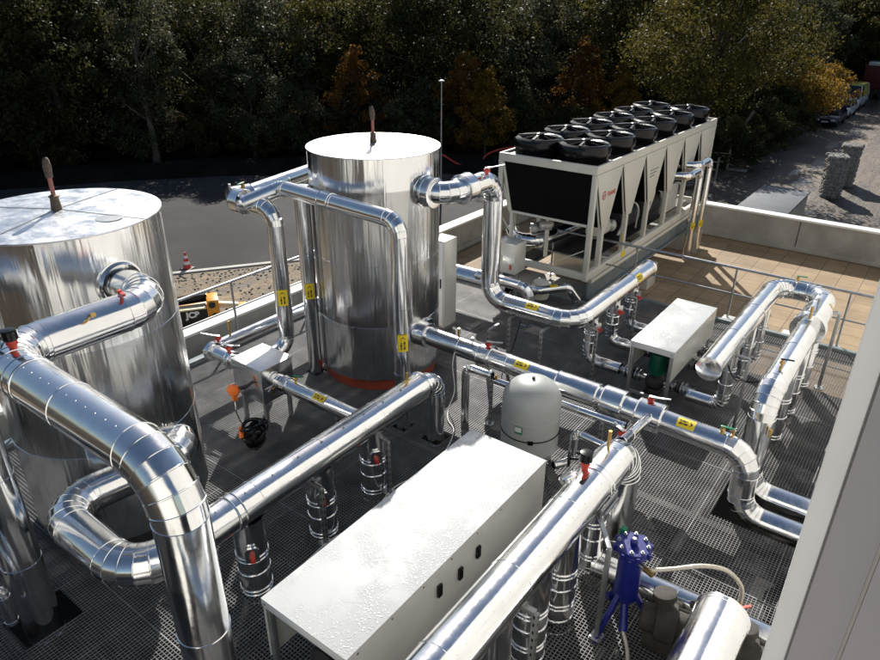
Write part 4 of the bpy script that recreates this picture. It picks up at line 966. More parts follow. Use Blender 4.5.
# lettering on the first V panel, small plates
xo = X1 + .013
lg = MB(); lg.lathe([(.09, 0), (.09, .004), (.002, .004)], (xo, Y0 + .42, 2.14), (1, 0, 0), 36); lo = lg.build('logo_disc', M['red'], t)
lg = MB(); lg.torus((xo + .005, Y0 + .42, 2.14), (1, 0, 0), .060, .006, 30, 6); lg.bar((xo + .006, Y0 + .35, 2.175), (xo + .006, Y0 + .49, 2.19), .016, .004, (1, 0, 0)); lg.bar((xo + .006, Y0 + .42, 2.19), (xo + .006, Y0 + .415, 2.07), .016, .004, (1, 0, 0)); lg.build('logo_mark', M['white'], lo)
text_mesh('lettering', 'TRANE', .125, M['red'], t, (xo, Y0 + .56, 2.09), (0, 1, 0), (0, 0, 1), .002, .004)
pl = MB()
for q in range(3): pl.bb((xo, Y0 + ml * 2 + .35, 2.18 - q * .07), (xo + .002, Y0 + ml * 2 + (.85 - .1 * q), 2.20 - q * .07))
pl.build('small_print', M['container_roof'], t, flat=True)
st = MB(); st.bb((X1 + .001, Y0 + 1.75, ZB + .03), (X1 + .004, Y0 + 1.98, ZB + .17)); st.bb((xo - .06, Y0 + 1.79, .82), (xo - .05, Y0 + 1.93, .98)); st.build('warning_label', M['yellow'], t)
# twelve fans: ring, guard, motor and bracket
def make_fan():
    prof = [(.46, 0), (.495, .005), (.495, .10), (.51, .125), (.525, .15), (.53, .20), (.525, .27), (.505, .325), (.46, .35), (.40, .345), (.385, .30), (.385, .06), (.45, .0)]
    c = (X1 - .60, Y0 + ml * .5, ZT - .05)
    ring = MB(); ring.lathe(prof[:-1], c, n=56, caps=False); fan = ring.build('fan', M['black'], t, 32)
    c = Vector(c); bl = MB()
    for k in range(7):
        a = 2 * math.pi * k / 7; d = Vector((math.cos(a), math.sin(a), 0)); w = Vector((-d.y, d.x, 0)); rings = []
        for s in (.1, .22, .34, .405):
            p = c + d * s + Vector((0, 0, .20)); k2 = .06 + .12 * s; q = [p - w * k2 - Zup * .05, p + w * k2 * .6 + Zup * .05, p + w * k2 * .6 + Zup * .058, p - w * k2 - Zup * .042]; rings.append(q)
        bl.loft(rings)
    bl.lathe([(.11, .12), (.12, .14), (.12, .26), (.10, .28)], c, n=20); bl.build('blades', M['black'], fan)
    g = MB()
    for rr_ in (.12, .19, .26, .33, .39): g.torus(c + Vector((0, 0, .35 + .03 * (1 - rr_ / .4))), (0, 0, 1), rr_, .004, 36, 5)
    for k in range(8):
        a = 2 * math.pi * (k + .5) / 8; d = Vector((math.cos(a), math.sin(a), 0)); g.bar(c + d * .08 + Zup * .38, c + d * .41 + Zup * .350, .005)
    g.build('guard', M['black'], fan)
    h = MB(); h.lathe([(.085, .33), (.095, .34), (.095, .41), (.07, .425), (.002, .427)], c, n=22)
    for a in (0, 90, 180, 270):
        d = Vector((math.cos(R(a + 12)), math.sin(R(a + 12)), 0)); h.bar(c + d * .07 + Zup * .39, c + d * .46 + Zup * .355, .05, .02, (0, 0, 1))
    h.build('motor_bracket', M['black'], fan)
    return fan
fan0 = make_fan(); kids = [o for o in list(C.objects) if o.parent == fan0]
for ix in (0, 1):
    for k in range(nm):
        if ix == 0 and k == 0: continue
        f = fan0.copy(); C.objects.link(f); f.location = fan0.location + Vector((-ix * 1.05, k * ml, 0)); f.rotation_euler = (0, 0, 0)
        for q in kids:
            c = q.copy(); C.objects.link(c); c.parent = f
# steel beams and plinths carrying the chiller
for (x, lab) in ((X1 - .08, 'grey steel beam under the near long side of the chiller'), (X0 + .08, 'grey steel beam under the far long side of the chiller')):
    t2 = thing('support_beam', (x, 16, -.7), lab, 'steel beam')
    MB().bb((x - .10, Y0 + .25, ZB - .10), (x + .10, Y1 + .1, ZB - .02)).build('flange', M['chiller'], t2)
    MB().bb((x - .02, Y0 + .25, -.06), (x + .02, Y1 + .1, ZB - .101)).build('web', M['beam'], t2)
    MB().bb((x - .10, Y0 + .25, -.12), (x + .10, Y1 + .1, -.061)).build('flange', M['beam'], t2)
for y, lab in ((13.1, 'front concrete plinth below the chiller'), (15.5, 'middle concrete plinth below the chiller, coloured pale as if sunlit'), (18.9, 'far concrete plinth below the chiller')):
    o = MB().bb((X0 - .05, y - .28, -.70), (X1 + .28, y + .28, -.125)).build('plinth', M['cab_side'] if y == 15.5 else M['concrete'], None, bevel=.015); tag(o, lab, 'plinth', 'plinths below the chiller')  # middle plinth takes a paler colour that stands for sun on it

# ================================================================== THE YARD AND THE TRACK
# traffic cone
def cone(x, y, h, label):
    t = thing('traffic_cone', (x, y, G), label, 'traffic cone'); c = (x, y, G)
    MB().lathe([(.16, .03), (.145, .06)], c, n=28, caps=False).build('body', M['cone_red'], t)
    r0, r1 = .145, .035
    def rr_(s): return r0 + (r1 - r0) * s
    cuts = [(.0, .22, 'cone_red'), (.22, .42, 'cone_white'), (.42, .62, 'cone_red'), (.62, .80, 'cone_white'), (.80, 1., 'cone_red')]
    for a, b, m in cuts: MB().lathe([(rr_(a), .06 + a * (h - .06)), (rr_(b), .06 + b * (h - .06))], c, n=28, caps=(b == 1.)).build('band', M[m], t)
    MB().box((x, y, G + .018), (.44, .44, .034), R(20)).build('base', M['black_matt'], t, bevel=.012)
cone(-23.0, 14.1, .68, 'red and white striped cone casting shadow at the asphalt edge')
# yellow digger just below the parapet
ux = Vector((.545, .839, 0)).normalized(); un = Vector((ux.y, -ux.x, 0)); o0 = Vector((-15.45, 9.2, 0))
def L3(a, b, z): return o0 + ux * a + un * b + Zup * z
rotj = math.atan2(ux.y, ux.x)
t = thing('digger', (o0.x, o0.y, G), 'yellow and black digger parked below the parapet, its white letters showing', 'digger')
def jb(a0, a1, b0, b1, z0, z1, name, m, par=None, bev=.02):
    return MB().box(L3((a0 + a1) / 2, (b0 + b1) / 2, (z0 + z1) / 2), (a1 - a0, b1 - b0, z1 - z0), rotj).build(name, M[m], par or t, bevel=bev)
jb(-2.2, .9, -1.5, -.1, -3.3, -2.75, 'chassis', 'dark_int')
jb(-1.2, .56, -.25, .02, -2.75, -1.965, 'engine_cover', 'black')
jb(-1.2, .56, -1.4, -.26, -2.75, -2.06, 'engine_cover', 'jcb_yellow')
jb(-1.2, .55, -.30, .03, -1.96, -1.915, 'cream_strip', 'cream', bev=.01)
b = MB(); b.bar(L3(-2.4, -.42, -1.89), L3(.60, -.42, -1.79), .16, .22); b.build('boom', M['black'], t, bevel=.02)
jb(.57, .88, -.62, -.02, -2.60, -1.76, 'boom_bracket', 'jcb_yellow')
b = MB(); b.cyl(L3(.70, .02, -1.88), L3(.70, -.7, -1.88), .09, n=16); b.cyl(L3(.74, .03, -2.2), L3(.74, -.65, -2.2), .07, n=16); b.build('pivot_pin', M['dark_int'], t)
b = MB(); b.bar(L3(.86, -.3, -2.0), L3(1.4, -.3, -2.1), .16, .14); b.build('arm', M['cream'], t, bevel=.02)
jb(1.3, 1.62, -.5, -.1, -2.5, -2.1, 'bucket_link', 'jcb_yellow')
jb(-3.2, -2.2, -1.5, -.2, -2.75, -1.2, 'cab', 'glass'); jb(-3.25, -2.15, -1.55, -.15, -1.2, -1.12, 'cab_roof', 'jcb_yellow')
for a in (-1.9, .55):
    for bb_ in (-1.55, .0):
        w = MB(); w.lathe([(.22, -.16), (.42, -.16), (.46, -.10), (.46, .10), (.42, .16), (.22, .16)], L3(a, bb_, -3.54), un, 28); wo = w.build('wheel', M['tyre'], t); MB().lathe([(.22, -.10), (.22, .12), (.1, .14)], L3(a, bb_, -3.54), un, 20).build('rim', M['jcb_yellow'], wo)
text_mesh('lettering', 'JCB', .23, M['cone_white'], t, L3(0, .022, -2.165), ux, Zup, .003, .012)
# street lamp beyond the tank
t = thing('lamp_post', (-21.6, 28.9, G), 'thin grey mast with flat lamp head standing beyond the middle tank', 'lamp post')
lp = Vector((-21.6, 28.9, G))
MB().cyl(lp, lp + Zup * 5.85, .055, .035, 14).build('mast', M['steel'], t)
MB().lathe([(.04, 5.83), (.15, 5.86), (.16, 5.89), (.12, 5.92), (.03, 5.94)], lp, n=20).build('lamp_head', M['cab_side'], t)
# pale site container behind the parapet
t = thing('site_container', (-5.3, 29.6, G), 'pale flat-roofed container behind the far parapet', 'container')
MB().bb((-6.15, 27.4, G), (-4.45, 31.5, -1.58)).build('wall', M['container'], t, bevel=.02)
mb = MB()
for k in range(14): mb.bb((-4.449, 27.6 + k * .28, G + .1), (-4.42, 27.72 + k * .28, -1.7))
mb.build('ribs', M['container'], t)
MB().bb((-6.22, 27.32, -1.575), (-4.38, 31.58, -1.5)).build('roof', M['container_roof'], t, bevel=.02)
# gabions
def gabion(x, y, h, rz, label):
    t = thing('stone_gabion', (x, y, G), label, 'gabion', 'stone gabions by the track'); rg = random.Random(int(h * 100))
    mb = MB(); w, d = .85, 1.1; m3 = Matrix.Rotation(rz, 3, 'Z')
    for i in range(330):
        fx = rg.choice((-1, 1)); 
        p = Vector((rg.uniform(-w / 2, w / 2), rg.uniform(-d / 2, d / 2), rg.uniform(.05, h - .08)))
        k = rg.random()
        if k < .35: p.x = fx * w / 2 * .88
        elif k < .7: p.y = fx * d / 2 * .88
        else: p.z = h - .1
        s = rg.uniform(.09, .17); mb.sphere(Vector((x, y, G)) + m3 @ p, (s, s * rg.uniform(.7, 1), s * rg.uniform(.6, .9)), 6, 4)
    mb.box(Vector((x, y, G + h / 2 - .05)), (w * .86, d * .86, h - .2), rz)
    so = mb.build('stone_fill', M['stone'], t, 10)
    mb = MB()
    for a in (-1, 1):
        for b in (-1, 1):
            mb.bar(Vector((x, y, G)) + m3 @ Vector((a * w / 2, b * d / 2, 0)), Vector((x, y, G)) + m3 @ Vector((a * w / 2, b * d / 2, h)), .03)
    n = 7
    for k in range(n + 1):
        for a in (-1, 1):
            z = h * k / n
            mb.bar(Vector((x, y, G)) + m3 @ Vector((a * w / 2, -d / 2, z)), Vector((x, y, G)) + m3 @ Vector((a * w / 2, d / 2, z)), .016); mb.bar(Vector((x, y, G)) + m3 @ Vector((-w / 2, a * d / 2, z)), Vector((x, y, G)) + m3 @ Vector((w / 2, a * d / 2, z)), .016)
    for k in range(1, 5):
        q = -w / 2 + w * k / 5
        for a in (-1, 1): mb.bar(Vector((x, y, G)) + m3 @ Vector((q, a * d / 2, 0)), Vector((x, y, G)) + m3 @ Vector((q, a * d / 2, h)), .014)
        mb.bar(Vector((x, y, G)) + m3 @ Vector((q, -d / 2, h)), Vector((x, y, G)) + m3 @ Vector((q, d / 2, h)), .016)
        for a in (-1, 1): mb.bar(Vector((x, y, G)) + m3 @ Vector((a * w / 2, -d / 2 + d * k / 5, 0)), Vector((x, y, G)) + m3 @ Vector((a * w / 2, -d / 2 + d * k / 5, h)), .014)
    mb.build('wire_cage', M['steel'], t, flat=True)
gabion(-4.95, 42.2, 2.2, .3, 'nearer stone filled wire gabion standing by the muddy track')
gabion(-4.75, 45.4, 2.3, .1, 'farther stone filled wire gabion standing by the muddy track')
# broken rail fence at the wood's edge
for k, (x, y, a, L) in enumerate(((-12.4, 44.5, .5, 2.6), (-12.2, 41.8, .35, 2.4), (-11.4, 39.5, .9, 1.8))):
    t = thing('rail_fence', (x, y, G), ('farthest panel of weathered broken rail fence at the wood edge', 'middle panel of weathered broken rail fence behind the chiller', 'fallen weathered rails lying nearest the chiller')[k], 'fence', 'broken rail fence')
    d = Vector((math.cos(a), math.sin(a), 0)); p = Vector((x, y, G)) - d * L / 2; q = p + d * L
    if k < 2:
        for s in (p, q): MB().cyl(s, s + Zup * 1.25, .06, n=9).build('post', M['wood'], t)
        for z in (.5, 1.05): MB().bar(p + Zup * z, q + Zup * (z + rnd.uniform(-.08, .08)), .10, .05).build('rail', M['wood'], t)
    else:
        for z in (.15, .32, .5): MB().bar(p + Zup * z + un * rnd.uniform(-.3, .3), q + Zup * (z * .4) + un * rnd.uniform(-.4, .4), .09, .05).build('rail', M['wood'], t)
o = MB().tube(spline([(-13.1, 45.6, G), (-12.2, 46.4, G + 1.2), (-11.2, 47.2, G + 2.6), (-10.9, 47.6, G + 3.3)]), [.16] * 10 + [.13] * 10 + [.09] * 11, 10).build('leaning_trunk', M['bark_pale'], None); tag(o, 'bare pale trunk leaning over beside the chiller end', 'tree trunk')
o = MB().bb((-11.2, 45.0, G), (-10.1, 45.5, G + .10)).build('pallet_board', M['wood'], None, bevel=.01); tag(o, 'pale board lying at the dark edge of the track', 'board')
t = thing('cable_duct', (-24.0, 36, G), 'dark red cable duct lying in loops at the wood edge left of the chiller', 'cable duct')
MB().tube(spline([(-25.3, 34.0, G + .9), (-23.9, 34.3, G + .35), (-22.2, 35.2, G + .25), (-20.0, 36.6, G + .35), (-19.2, 38.2, G + .7), (-20.2, 38.9, G + 1.1), (-22.3, 37.4, G + 1.2), (-23.3, 36.2, G + .9), (-23.0, 35.3, G + .5), (-21.0, 35.6, G + .45), (-18.5, 36.8, G + .4)]), .06, 10).build('duct', M['red'], t)
# vehicles
def car(name, x, y, rz, m, label, cat, kind='estate', s=1., roof=None):
    """body and glasshouse lofted along the car; +x of the car is its nose"""
    t = thing(name, (x, y, G), label, cat, 'vehicles parked along the track')
    mt = Matrix.Translation((x, y, G)) @ Matrix.Rotation(rz, 4, 'Z')
    def W(a, b, c): return mt @ Vector((a * s, b * s, c * s))
    Lh, w = 2.15, .86
    if kind == 'van': low = [(-2.15, .35, .95), (-2.1, .28, 1.0), (1.3, .28, 1.0), (2.0, .30, .92), (2.15, .38, .80)]; top = [(-2.12, 1.0, .80), (-2.08, 1.88, .72), (.55, 1.9, .72), (.95, 1.75, .68), (1.55, 1.0, .76)]
    else: low = [(-2.15, .40, .80), (-2.1, .28, .90), (.9, .28, .90), (1.9, .30, .80), (2.15, .40, .66)]; top = [(-2.0, .88, .76), (-1.55, 1.40, .60), (.1, 1.44, .60), (.35, 1.38, .60), (1.15, .90, .74)]
    rings = []
    for a, z0, z1 in low:
        k = .96 if abs(a) > 2 else 1
        rings.append([W(a, -w * k, z0), W(a, -w * k * 1.02, (z0 + z1) / 2), W(a, -w * k * .96, z1), W(a, w * k * .96, z1), W(a, w * k * 1.02, (z0 + z1) / 2), W(a, w * k, z0)])
    MB().loft(rings).build('body', M[m], t, bevel=.03)
    g = MB(); base = .98 if kind == 'van' else .87
    xs = [p[0] for p in top]; pts_lo = (xs[0], xs[-1])
    ring0 = [W(top[0][0], -w * .93, base), W(top[-1][0], -w * .93, base), W(top[-1][0], w * .93, base), W(top[0][0], w * .93, base)]
    zr = top[2][1]; ring1 = [W(top[1][0], -.62, zr - .03), W(top[3][0], -.62, zr - .05), W(top[3][0], .62, zr - .05), W(top[1][0], .62, zr - .03)]
    g.loft([ring0, ring1]).build('windows', M['glass'], t, bevel=.02)
    rf = MB(); rf.loft([[p + Vector((0, 0, -.005)) for p in ring1], [p + Vector((0, 0, .05 * s)) for p in ring1]]); ro = rf.build('roof', M[roof or m], t, bevel=.02)
    pl = MB()
    for i, j in ((0, 0), (1, 1), (2, 2), (3, 3)): pl.bar(ring0[i], ring1[j], .09 * s, .09 * s)
    for sd in (0, 3):
        e = {0: 1, 3: 2}[sd]
        pl.bar(ring0[sd].lerp(ring0[e], .5), ring1[sd].lerp(ring1[e], .5), .08 * s, .05 * s)
    pl.build('pillars', M[m], t)
    if kind == 'van':
        v = MB()
        for sd in (-1, 1):
            b = sd * (w * .93 + .015); c = sd * .655
            v.quad(W(-2.05, b, base), W(.35, b, base), W(.25, c, zr - .04), W(-2.0, c, zr - .04))
        v.build('side_panel', M[roof or m], t)
    for a in (-1.3, 1.35):
        for b in (-1, 1):
            wv = MB(); ax = (mt.to_3x3() @ Vector((0, 1, 0))); cc = W(a, b * w * .93, .31); wv.lathe([(.19 * s, -.1), (.29 * s, -.1), (.31 * s, -.06), (.31 * s, .06), (.29 * s, .1), (.19 * s, .1)], cc, ax, 22); wo = wv.build('wheel', M['tyre'], t)
            MB().lathe([(.18 * s, -.09), (.18 * s, .09), (.06, .10)], cc, ax, 16).build('rim', M['steel'], wo)
    zl = .72 if kind == 'van' else .60
    for b in (-1, 1):
        MB().box(W(2.13, b * .58, zl), (.12 * s, .34 * s, .15 * s), rz).build('headlight', M['lamp'], t, bevel=.02); MB().box(W(-2.13, b * .66, .72), (.08 * s, .2 * s, .2 * s), rz).build('tail_light', M['red'], t, bevel=.02)
        MB().box(W(.85, b * (w + .1), .98), (.1 * s, .18 * s, .13 * s), rz).build('mirror', M[m], t, bevel=.02)
    MB().box(W(2.165, 0, .46), (.03, .52 * s, .12 * s), rz).build('number_plate', M['white'], t)
    MB().box(W(2.15, 0, .60), (.06, .75 * s, .10 * s), rz).build('grille', M['black'], t)
    return t
car('parked_car', -9.4, 68.4, R(-92), 'car_blue', 'dark blue car parked nearest in the row along the track', 'car')
car('parked_car', -9.4, 74.3, R(-92), 'car_white', 'white car parked behind the dark blue car', 'car')
car('parked_van', -9.6, 80.8, R(-92), 'car_white', 'white van with yellow-green roof parked at the far end of the row', 'van', 'van', 1.15, 'car_yellow')
car('parked_car', -4.55, 77.8, R(-100), 'car_white', 'white car cut by the right border of the picture', 'car')
t = thing('red_truck', (-7.2, 92, G), 'dark red truck standing behind the parked vehicles', 'truck')
MB().bb((-10.2, 89.5, G + 1.0), (-3.5, 92.2, G + 3.3)).build('load_body', M['car_red'], t, bevel=.05)
MB().bb((-3.3, 89.6, G + .7), (-1.4, 92.1, G + 3.1)).build('cab', M['car_red'], t, bevel=.12)
MB().bb((-10.2, 89.7, G + .55), (-1.5, 92.0, G + .98)).build('chassis', M['dark_int'], t)
MB().bb((-2.9, 89.57, G + 2.0), (-1.8, 89.61, G + 2.8)).build('window', M['glass'], t)
MB().bb((-10.0, 89.4, G + 3.3), (-8.0, 91.8, G + 3.7)).build('tarpaulin', M['cab_side'], t, bevel=.1)
for x in (-9.2, -7.9, -2.4):
    for y in (89.7, 91.9): MB().lathe([(.25, -.15), (.5, -.15), (.5, .15), (.25, .15)], (x, y, G + .5), (0, 1, 0), 22).build('wheel', M['tyre'], t)

# ================================================================== TREES
def crown_np(seed, h, w, zlo, nclump, per, leaf, shape='broad', spread=1.):
    rg = np.random.default_rng(seed); cs = []
    while len(cs) < nclump:
        p = rg.uniform(-1, 1, 3); r = np.linalg.norm(p)
        if r > 1 or r < .25 + .3 * rg.random(): continue
        z = zlo + (h - zlo) * (p[2] * .5 + .5); wz = 1.
        f = (p[2] * .5 + .5)
        if shape == 'column': wz = (1 - f) ** .55 * 1.15 + .12
        elif shape == 'broad': wz = .62 + .6 * math.sin(math.pi * min(1, f * .9 + .12)) - .12
        lob = 1 + .24 * math.sin(3 * math.atan2(p[1], p[0]) + seed) + .12 * math.sin(5 * math.atan2(p[1], p[0]) + 2.1 * seed)
        cs.append((p[0] * w / 2 * wz * lob, p[1] * w / 2 * wz * lob, z))
    cs = np.array(cs); cr = rg.uniform(.55, 1.25, nclump) * w * .085 * spread + .18
    idx = np.repeat(np.arange(nclump), per); n = len(idx)
    d = rg.normal(size=(n, 3)); d /= np.linalg.norm(d, axis=1)[:, None]
    rad = rg.random(n) ** .45
    c = cs[idx] + d * (cr[idx] * rad)[:, None] * np.array([1, 1, .75])
    nn = rg.normal(size=(n, 3)) + d * .6 + np.array([0, 0, .5]); nn /= np.linalg.norm(nn, axis=1)[:, None]
    a = np.cross(nn, rg.normal(size=(n, 3))); a /= np.linalg.norm(a, axis=1)[:, None]; b = np.cross(nn, a)
    s = (leaf * rg.uniform(.55, 1.35, n))[:, None]
    V = np.stack([c - a * s, c - b * s * .55 + nn * s * .12, c + a * s, c + b * s * .55 + nn * s * .12], 1).reshape(-1, 3)
    me = bpy.data.meshes.new('crown'); me.vertices.add(4 * n); me.vertices.foreach_set('co', V.ravel())
    me.loops.add(4 * n); me.loops.foreach_set('vertex_index', np.arange(4 * n)); me.polygons.add(n); me.polygons.foreach_set('loop_start', np.arange(n) * 4)
    me.update(); return me, cs
def trunk_mesh(seed, h, cs, r0, lean=.0, k=14):
    rg = random.Random(seed); mb = MB(); top = h * .78; pts = []; x = y = 0
    for i in range(9):
        f = i / 8; pts.append((x + lean * f * f * h, y, top * f)); x += rg.gauss(0, .018 * h * f); y += rg.gauss(0, .018 * h * f)
    mb.tube(pts, [r0 * (1.35 if i == 0 else 1) * (1 - .86 * i / 8) + .015 for i in range(9)], 9)
    for c in [cs[i] for i in rg.sample(range(len(cs)), min(k, len(cs)))]:
        c = Vector(c); f = max(.22, min(.9, (c.z / top) * .62)); i = int(f * 8); p = Vector(pts[i]).lerp(Vector(pts[min(8, i + 1)]), f * 8 - i)
        mid = p.lerp(c, .5) + Vector((rg.gauss(0, .05 * h * .4), rg.gauss(0, .05 * h * .4), .03 * h)); rr_ = r0 * .42 * (1 - f * .6)
        mb.tube([p, p.lerp(mid, .55), mid, mid.lerp(c, .6), c], [rr_, rr_ * .8, rr_ * .6, rr_ * .4, .012], 6)
    me = bpy.data.meshes.new('trunk'); me.from_pydata([tuple(v) for v in mb.v], [], mb.f); me.shade_smooth(); return me
KIND = {}
def kind(key, h, w, zlo, nclump, per, leaf, leafmat, bark, shape='broad', r0=.2, lean=0., seed=1, spread=1., k=14):
    me, cs = crown_np(seed, h, w, zlo, nclump, per, leaf, shape, spread); me.materials.append(M[leafmat])
    tr = trunk_mesh(seed, h, cs, r0, lean, k); tr.materials.append(M[bark]); KIND[key] = (me, tr)
kind('oak_a', 11, 9, 2.2, 150, 95, .12, 'leaf_dark', 'bark', r0=.3, seed=11)
kind('oak_b', 12, 8, 2.6, 145, 95, .12, 'leaf_olive', 'bark', r0=.28, seed=23)
kind('oak_c', 10, 8.5, 1.5, 150, 90, .12, 'leaf_dark', 'bark_pale', r0=.22, seed=37)
kind('grey_a', 9, 7, 1.0, 130, 90, .105, 'leaf_grey', 'bark', r0=.16, seed=41)
kind('far_a', 16, 11, .8, 230, 95, .20, 'leaf_dark', 'bark', r0=.3, seed=53)
kind('far_b', 16.5, 10, .8, 220, 95, .20, 'leaf_olive', 'bark', r0=.3, seed=61)
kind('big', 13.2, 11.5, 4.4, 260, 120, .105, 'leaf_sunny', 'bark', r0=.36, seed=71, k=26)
kind('rust_a', 6.6, 4.0, .3, 95, 90, .085, 'leaf_rust', 'bark', 'column', .09, seed=83)
kind('gold_a', 6.2, 3.7, .3, 95, 90, .085, 'leaf_gold', 'bark', 'column', .09, seed=97)
kind('bush_a', 4.2, 4.6, .1, 85, 90, .09, 'leaf_grey', 'bark', 'broad', .07, seed=101)
kind('bush_b', 3.4, 4.4, .1, 80, 90, .09, 'leaf_dark', 'bark', 'broad', .07, seed=113)
kind('hedge_gold', 5.4, 6.2, .1, 150, 90, .10, 'leaf_gold', 'bark', 'broad', .12, seed=127)
kind('slim', 11, 5.2, 3.4, 100, 85, .10, 'leaf_grey', 'bark_pale', 'broad', .20, seed=131)
def tree(key, x, y, s, rz, label, name='tree', group=None, cat='tree', zs=1.):
    me, tr = KIND[key]
    t = thing(name, (x, y, G - .05), label, cat, group); t.rotation_euler = (0, 0, rz); t.scale = (s, s, s * zs)
    for nm_, m_ in (('trunk', tr), ('crown', me)):
        o = bpy.data.objects.new(nm_, m_); C.objects.link(o); o.parent = t
rg = random.Random(21)
# individual trees one can point at
tree('big', -12.5, 42.4, .86, .6, 'great broad olive-green tree behind the far end of the chiller', 'broad_tree')
tree('slim', -40.2, 23.8, 1.0, 1.2, 'slender tree with bare pale trunk at the bank above the asphalt', 'slender_tree')
tree('oak_a', -44.5, 20.5, 1.0, .3, 'dark wide-crowned tree left of the slender pale trunk', 'broad_tree')
tree('grey_a', -37.0, 29.0, .80, 2.2, 'grey-green tree with hanging pale leaf sprays right of the slender trunk', 'broad_tree')
tree('rust_a', -33.6, 35.2, 1.05, .4, 'rust-tinted narrow tree behind the lid of middle tank', 'autumn_tree')
tree('rust_a', -27.6, 39.5, 1.0, 1.9, 'rusty narrow tree just right of the lamp mast', 'autumn_tree')
tree('gold_a', -25.2, 38.6, .92, .2, 'golden narrow tree between lamp mast and the chiller', 'autumn_tree')
tree('rust_a', -22.3, 46.5, 1.12, 3.0, 'tall rusty tree with sunlit tip behind the front chiller fans', 'autumn_tree')
tree('gold_a', -19.6, 47.0, .95, 4.0, 'dull golden bush tree behind the middle chiller fans', 'autumn_tree')
tree('hedge_gold', -12.0, 61.0, .98, .5, 'nearer golden-brown bushy tree along the track', 'bushy_tree')
tree('hedge_gold', -12.2, 66.5, 1.02, 2.5, 'middle golden-brown bushy tree along the track, opposite the blue car', 'bushy_tree')
tree('hedge_gold', -12.4, 72.5, .98, 4.2, 'farthest golden-brown bushy tree along the track', 'bushy_tree')
tree('rust_a', -17.5, 62, 1.5, 1, 'russet tree top showing left of great broad tree', 'autumn_tree')
tree('bush_a', -30.0, 37.4, 1.1, .3, 'grey-green leafy bush between rusty tree and lamp mast', 'bush', cat='bush')
tree('bush_a', -35.6, 32.0, 1.0, 2.3, 'grey-green bush at the bank left of rusty tree', 'bush', cat='bush')
tree('bush_b', -16.6, 49.0, 1.1, 1.1, 'low dark bush at foot of great broad tree', 'bush', cat='bush')
tree('bush_b', -13.8, 47.4, 1.0, 2.2, 'low dark bush under the bare leaning trunk', 'bush', cat='bush')
tree('bush_b', -12.6, 56.4, 1.05, 3.2, 'low dark bush between great broad tree and golden bushes', 'bush', cat='bush')

for k, (x, y, s) in enumerate(((-11.4, 45.6, .9), (-11.2, 49.8, 1.0), (-11.3, 54.0, 1.0), (-11.4, 58.2, 1.1))): tree('bush_b', x, y, s, k * 1.3, 'shaded bush at foot of the wood', 'wood_bush', 'bushes at the foot of the wood', 'bush')
for k, (x, y) in enumerate(((-15.6, 55.5), (-15.2, 62.0), (-15.8, 69.0))): tree('oak_a', x, y, .85, k * 2.1, 'dark tree in the shaded front row of the wood', 'wood_tree', 'trees in the front row of the wood')
tree('bush_b', -20.8, 42.0, 1.0, .9, 'low dark bush behind the red cable duct', 'bush', cat='bush')
tree('bush_b', -24.0, 41.2, 1.1, .1, 'low dark bush behind the golden narrow tree', 'bush', cat='bush')
# front row of the wood
row1 = [(-62, -2), (-57, 4), (-53.5, 9.5), (-50, 14.5), (-47.2, 26), (-43, 29.5), (-41, 34.5), (-38.2, 38.5), (-34.5, 42), (-30.5, 44), (-27.4, 48), (-24.2, 52.5), (-20.0, 54), (-49, 20), (-15.5, 84), (-12.5, 92), (-66, -10), (-71, -18)]
for i, (x, y) in enumerate(row1):
    tree(('oak_a', 'oak_c', 'grey_a', 'oak_b')[i % 4], x + rg.uniform(-.8, .8), y + rg.uniform(-.8, .8), rg.uniform(1.0, 1.2), rg.uniform(0, 6.3), 'dark tree in the shaded front row of the wood', 'wood_tree', 'trees in the front row of the wood')
under = [(-55, 3), (-51, 9.5), (-47, 15), (-44.5, 18.5), (-42, 23.5), (-39.8, 27), (-37.8, 30.5), (-34, 37), (-31.8, 40), (-29, 41.5), (-26, 43.5), (-22.4, 49.6), (-19, 51), (-13.6, 59), (-13.8, 63.8), (-14, 70), (-14, 78), (-13.6, 86), (-60, -5)]
for i, (x, y) in enumerate(under):
    tree(('bush_b', 'bush_a', 'bush_b')[i % 3], x + rg.uniform(-.5, .5), y + rg.uniform(-.5, .5), rg.uniform(.85, 1.25), rg.uniform(0, 6.3), 'shaded bush at foot of the wood', 'wood_bush', 'bushes at the foot of the wood', 'bush')
# taller rows behind
def rowline(line, off, step, s0, s1, keys, label, group):
    P = [Vector(p) for p in line]; k = 0
    for a, b in zip(P[:-1], P[1:]):
        d = (b - a); L = d.length; d.normalize(); nn = Vector((-d.y, d.x)); s = 0
        while s < L:
            q = a + d * (s + rg.uniform(-.8, .8)) + nn * (off + rg.uniform(-1.5, 1.5)); tree(keys[k % len(keys)], q.x, q.y, rg.uniform(s0, s1), rg.uniform(0, 6.3), label, 'wood_tree', group); s += step; k += 1
edge = [(-74, -18), (-56, 10), (-46, 27), (-38, 42), (-27, 53), (-19, 66), (-17, 84), (-10, 98), (14, 101), (40, 98)]
rowline(edge, 5.5, 5.2, .62, .72, ('far_a', 'far_b', 'far_a'), 'tall tree in the second row of the wood', 'trees in the second row of the wood')
rowline(edge, 12.5, 6.0, .72, .82, ('far_b', 'far_a', 'far_b'), 'tall tree deep in the wood', 'trees deep in the wood')
far_line = [(-60, 130), (60, 130)]
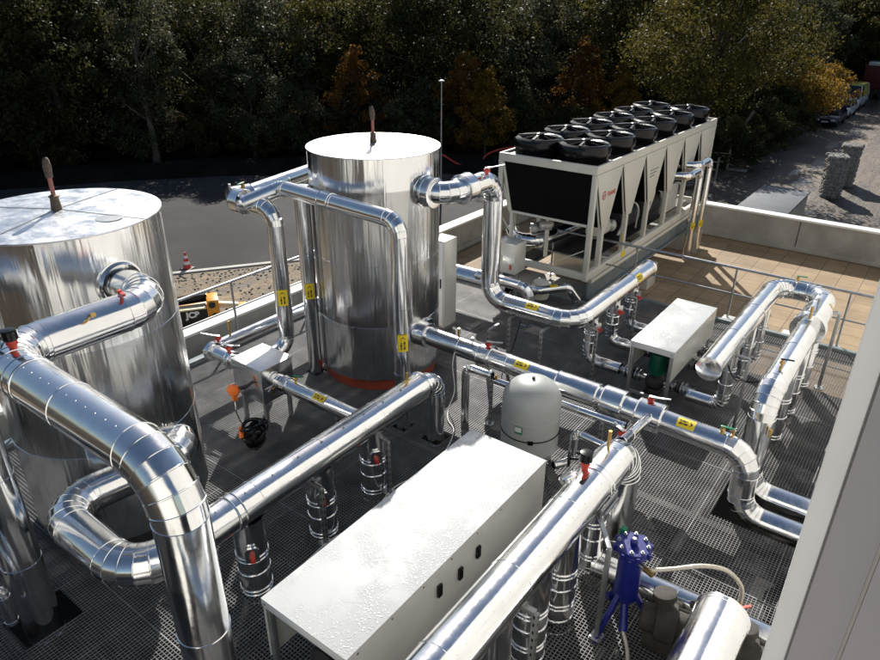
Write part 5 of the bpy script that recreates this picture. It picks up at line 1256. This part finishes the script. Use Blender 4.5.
rowline([(-13, 93), (2, 96), (20, 96)], 0, 6, .62, .8, ('far_a', 'far_b'), 'tree closing the view at the end of track', 'trees at the end of the track')

# ================================================================== LIGHT, SKY, CAMERA
SUN_AZ, SUN_EL = 126.5, 34.0
sd = Vector((math.cos(R(SUN_AZ)) * math.cos(R(SUN_EL)), math.sin(R(SUN_AZ)) * math.cos(R(SUN_EL)), math.sin(R(SUN_EL))))
sun = bpy.data.lights.new('sun', 'SUN'); sun.energy = 5.0; sun.angle = R(.53); sun.color = (1, .95, .87)
so = bpy.data.objects.new('sun', sun); C.objects.link(so); so.rotation_euler = (-sd).to_track_quat('-Z', 'Y').to_euler(); so.location = (0, 0, 40)
w = bpy.data.worlds.new('World'); bpy.context.scene.world = w; w.use_nodes = True; nt = w.node_tree
sky = nt.nodes.new('ShaderNodeTexSky'); sky.sky_type = 'NISHITA'; sky.sun_disc = False; sky.sun_elevation = R(SUN_EL)
sky.sun_rotation = R(90 - SUN_AZ); sky.air_density = 1.1; sky.dust_density = 1.0; sky.ozone_density = 1.2
nt.links.new(sky.outputs[0], nt.nodes['Background'].inputs[0]); nt.nodes['Background'].inputs[1].default_value = .06
cam = bpy.data.cameras.new('camera'); co = bpy.data.objects.new('camera', cam); C.objects.link(co)
yaw, pitch, roll = R(-36.77967), R(26.19463), R(.34940)
fw = Vector((math.sin(yaw) * math.cos(pitch), math.cos(yaw) * math.cos(pitch), -math.sin(pitch))); rt = Vector((math.cos(yaw), -math.sin(yaw), 0)); up = rt.cross(fw)
rt2 = rt * math.cos(roll) + up * math.sin(roll); up2 = up * math.cos(roll) - rt * math.sin(roll)
co.matrix_world = Matrix.Translation((0, 0, 5.7)) @ Matrix((rt2, up2, -fw)).transposed().to_4x4()
cam.sensor_width = 36; cam.lens = 678.62 / 880 * 36; cam.clip_start = .05; cam.clip_end = 3000
sc = bpy.context.scene; sc.camera = co
sc.view_settings.view_transform = 'Standard'; sc.view_settings.look = 'None'; sc.view_settings.exposure = .6; sc.view_settings.gamma = 1
sc.view_settings.use_curve_mapping = False
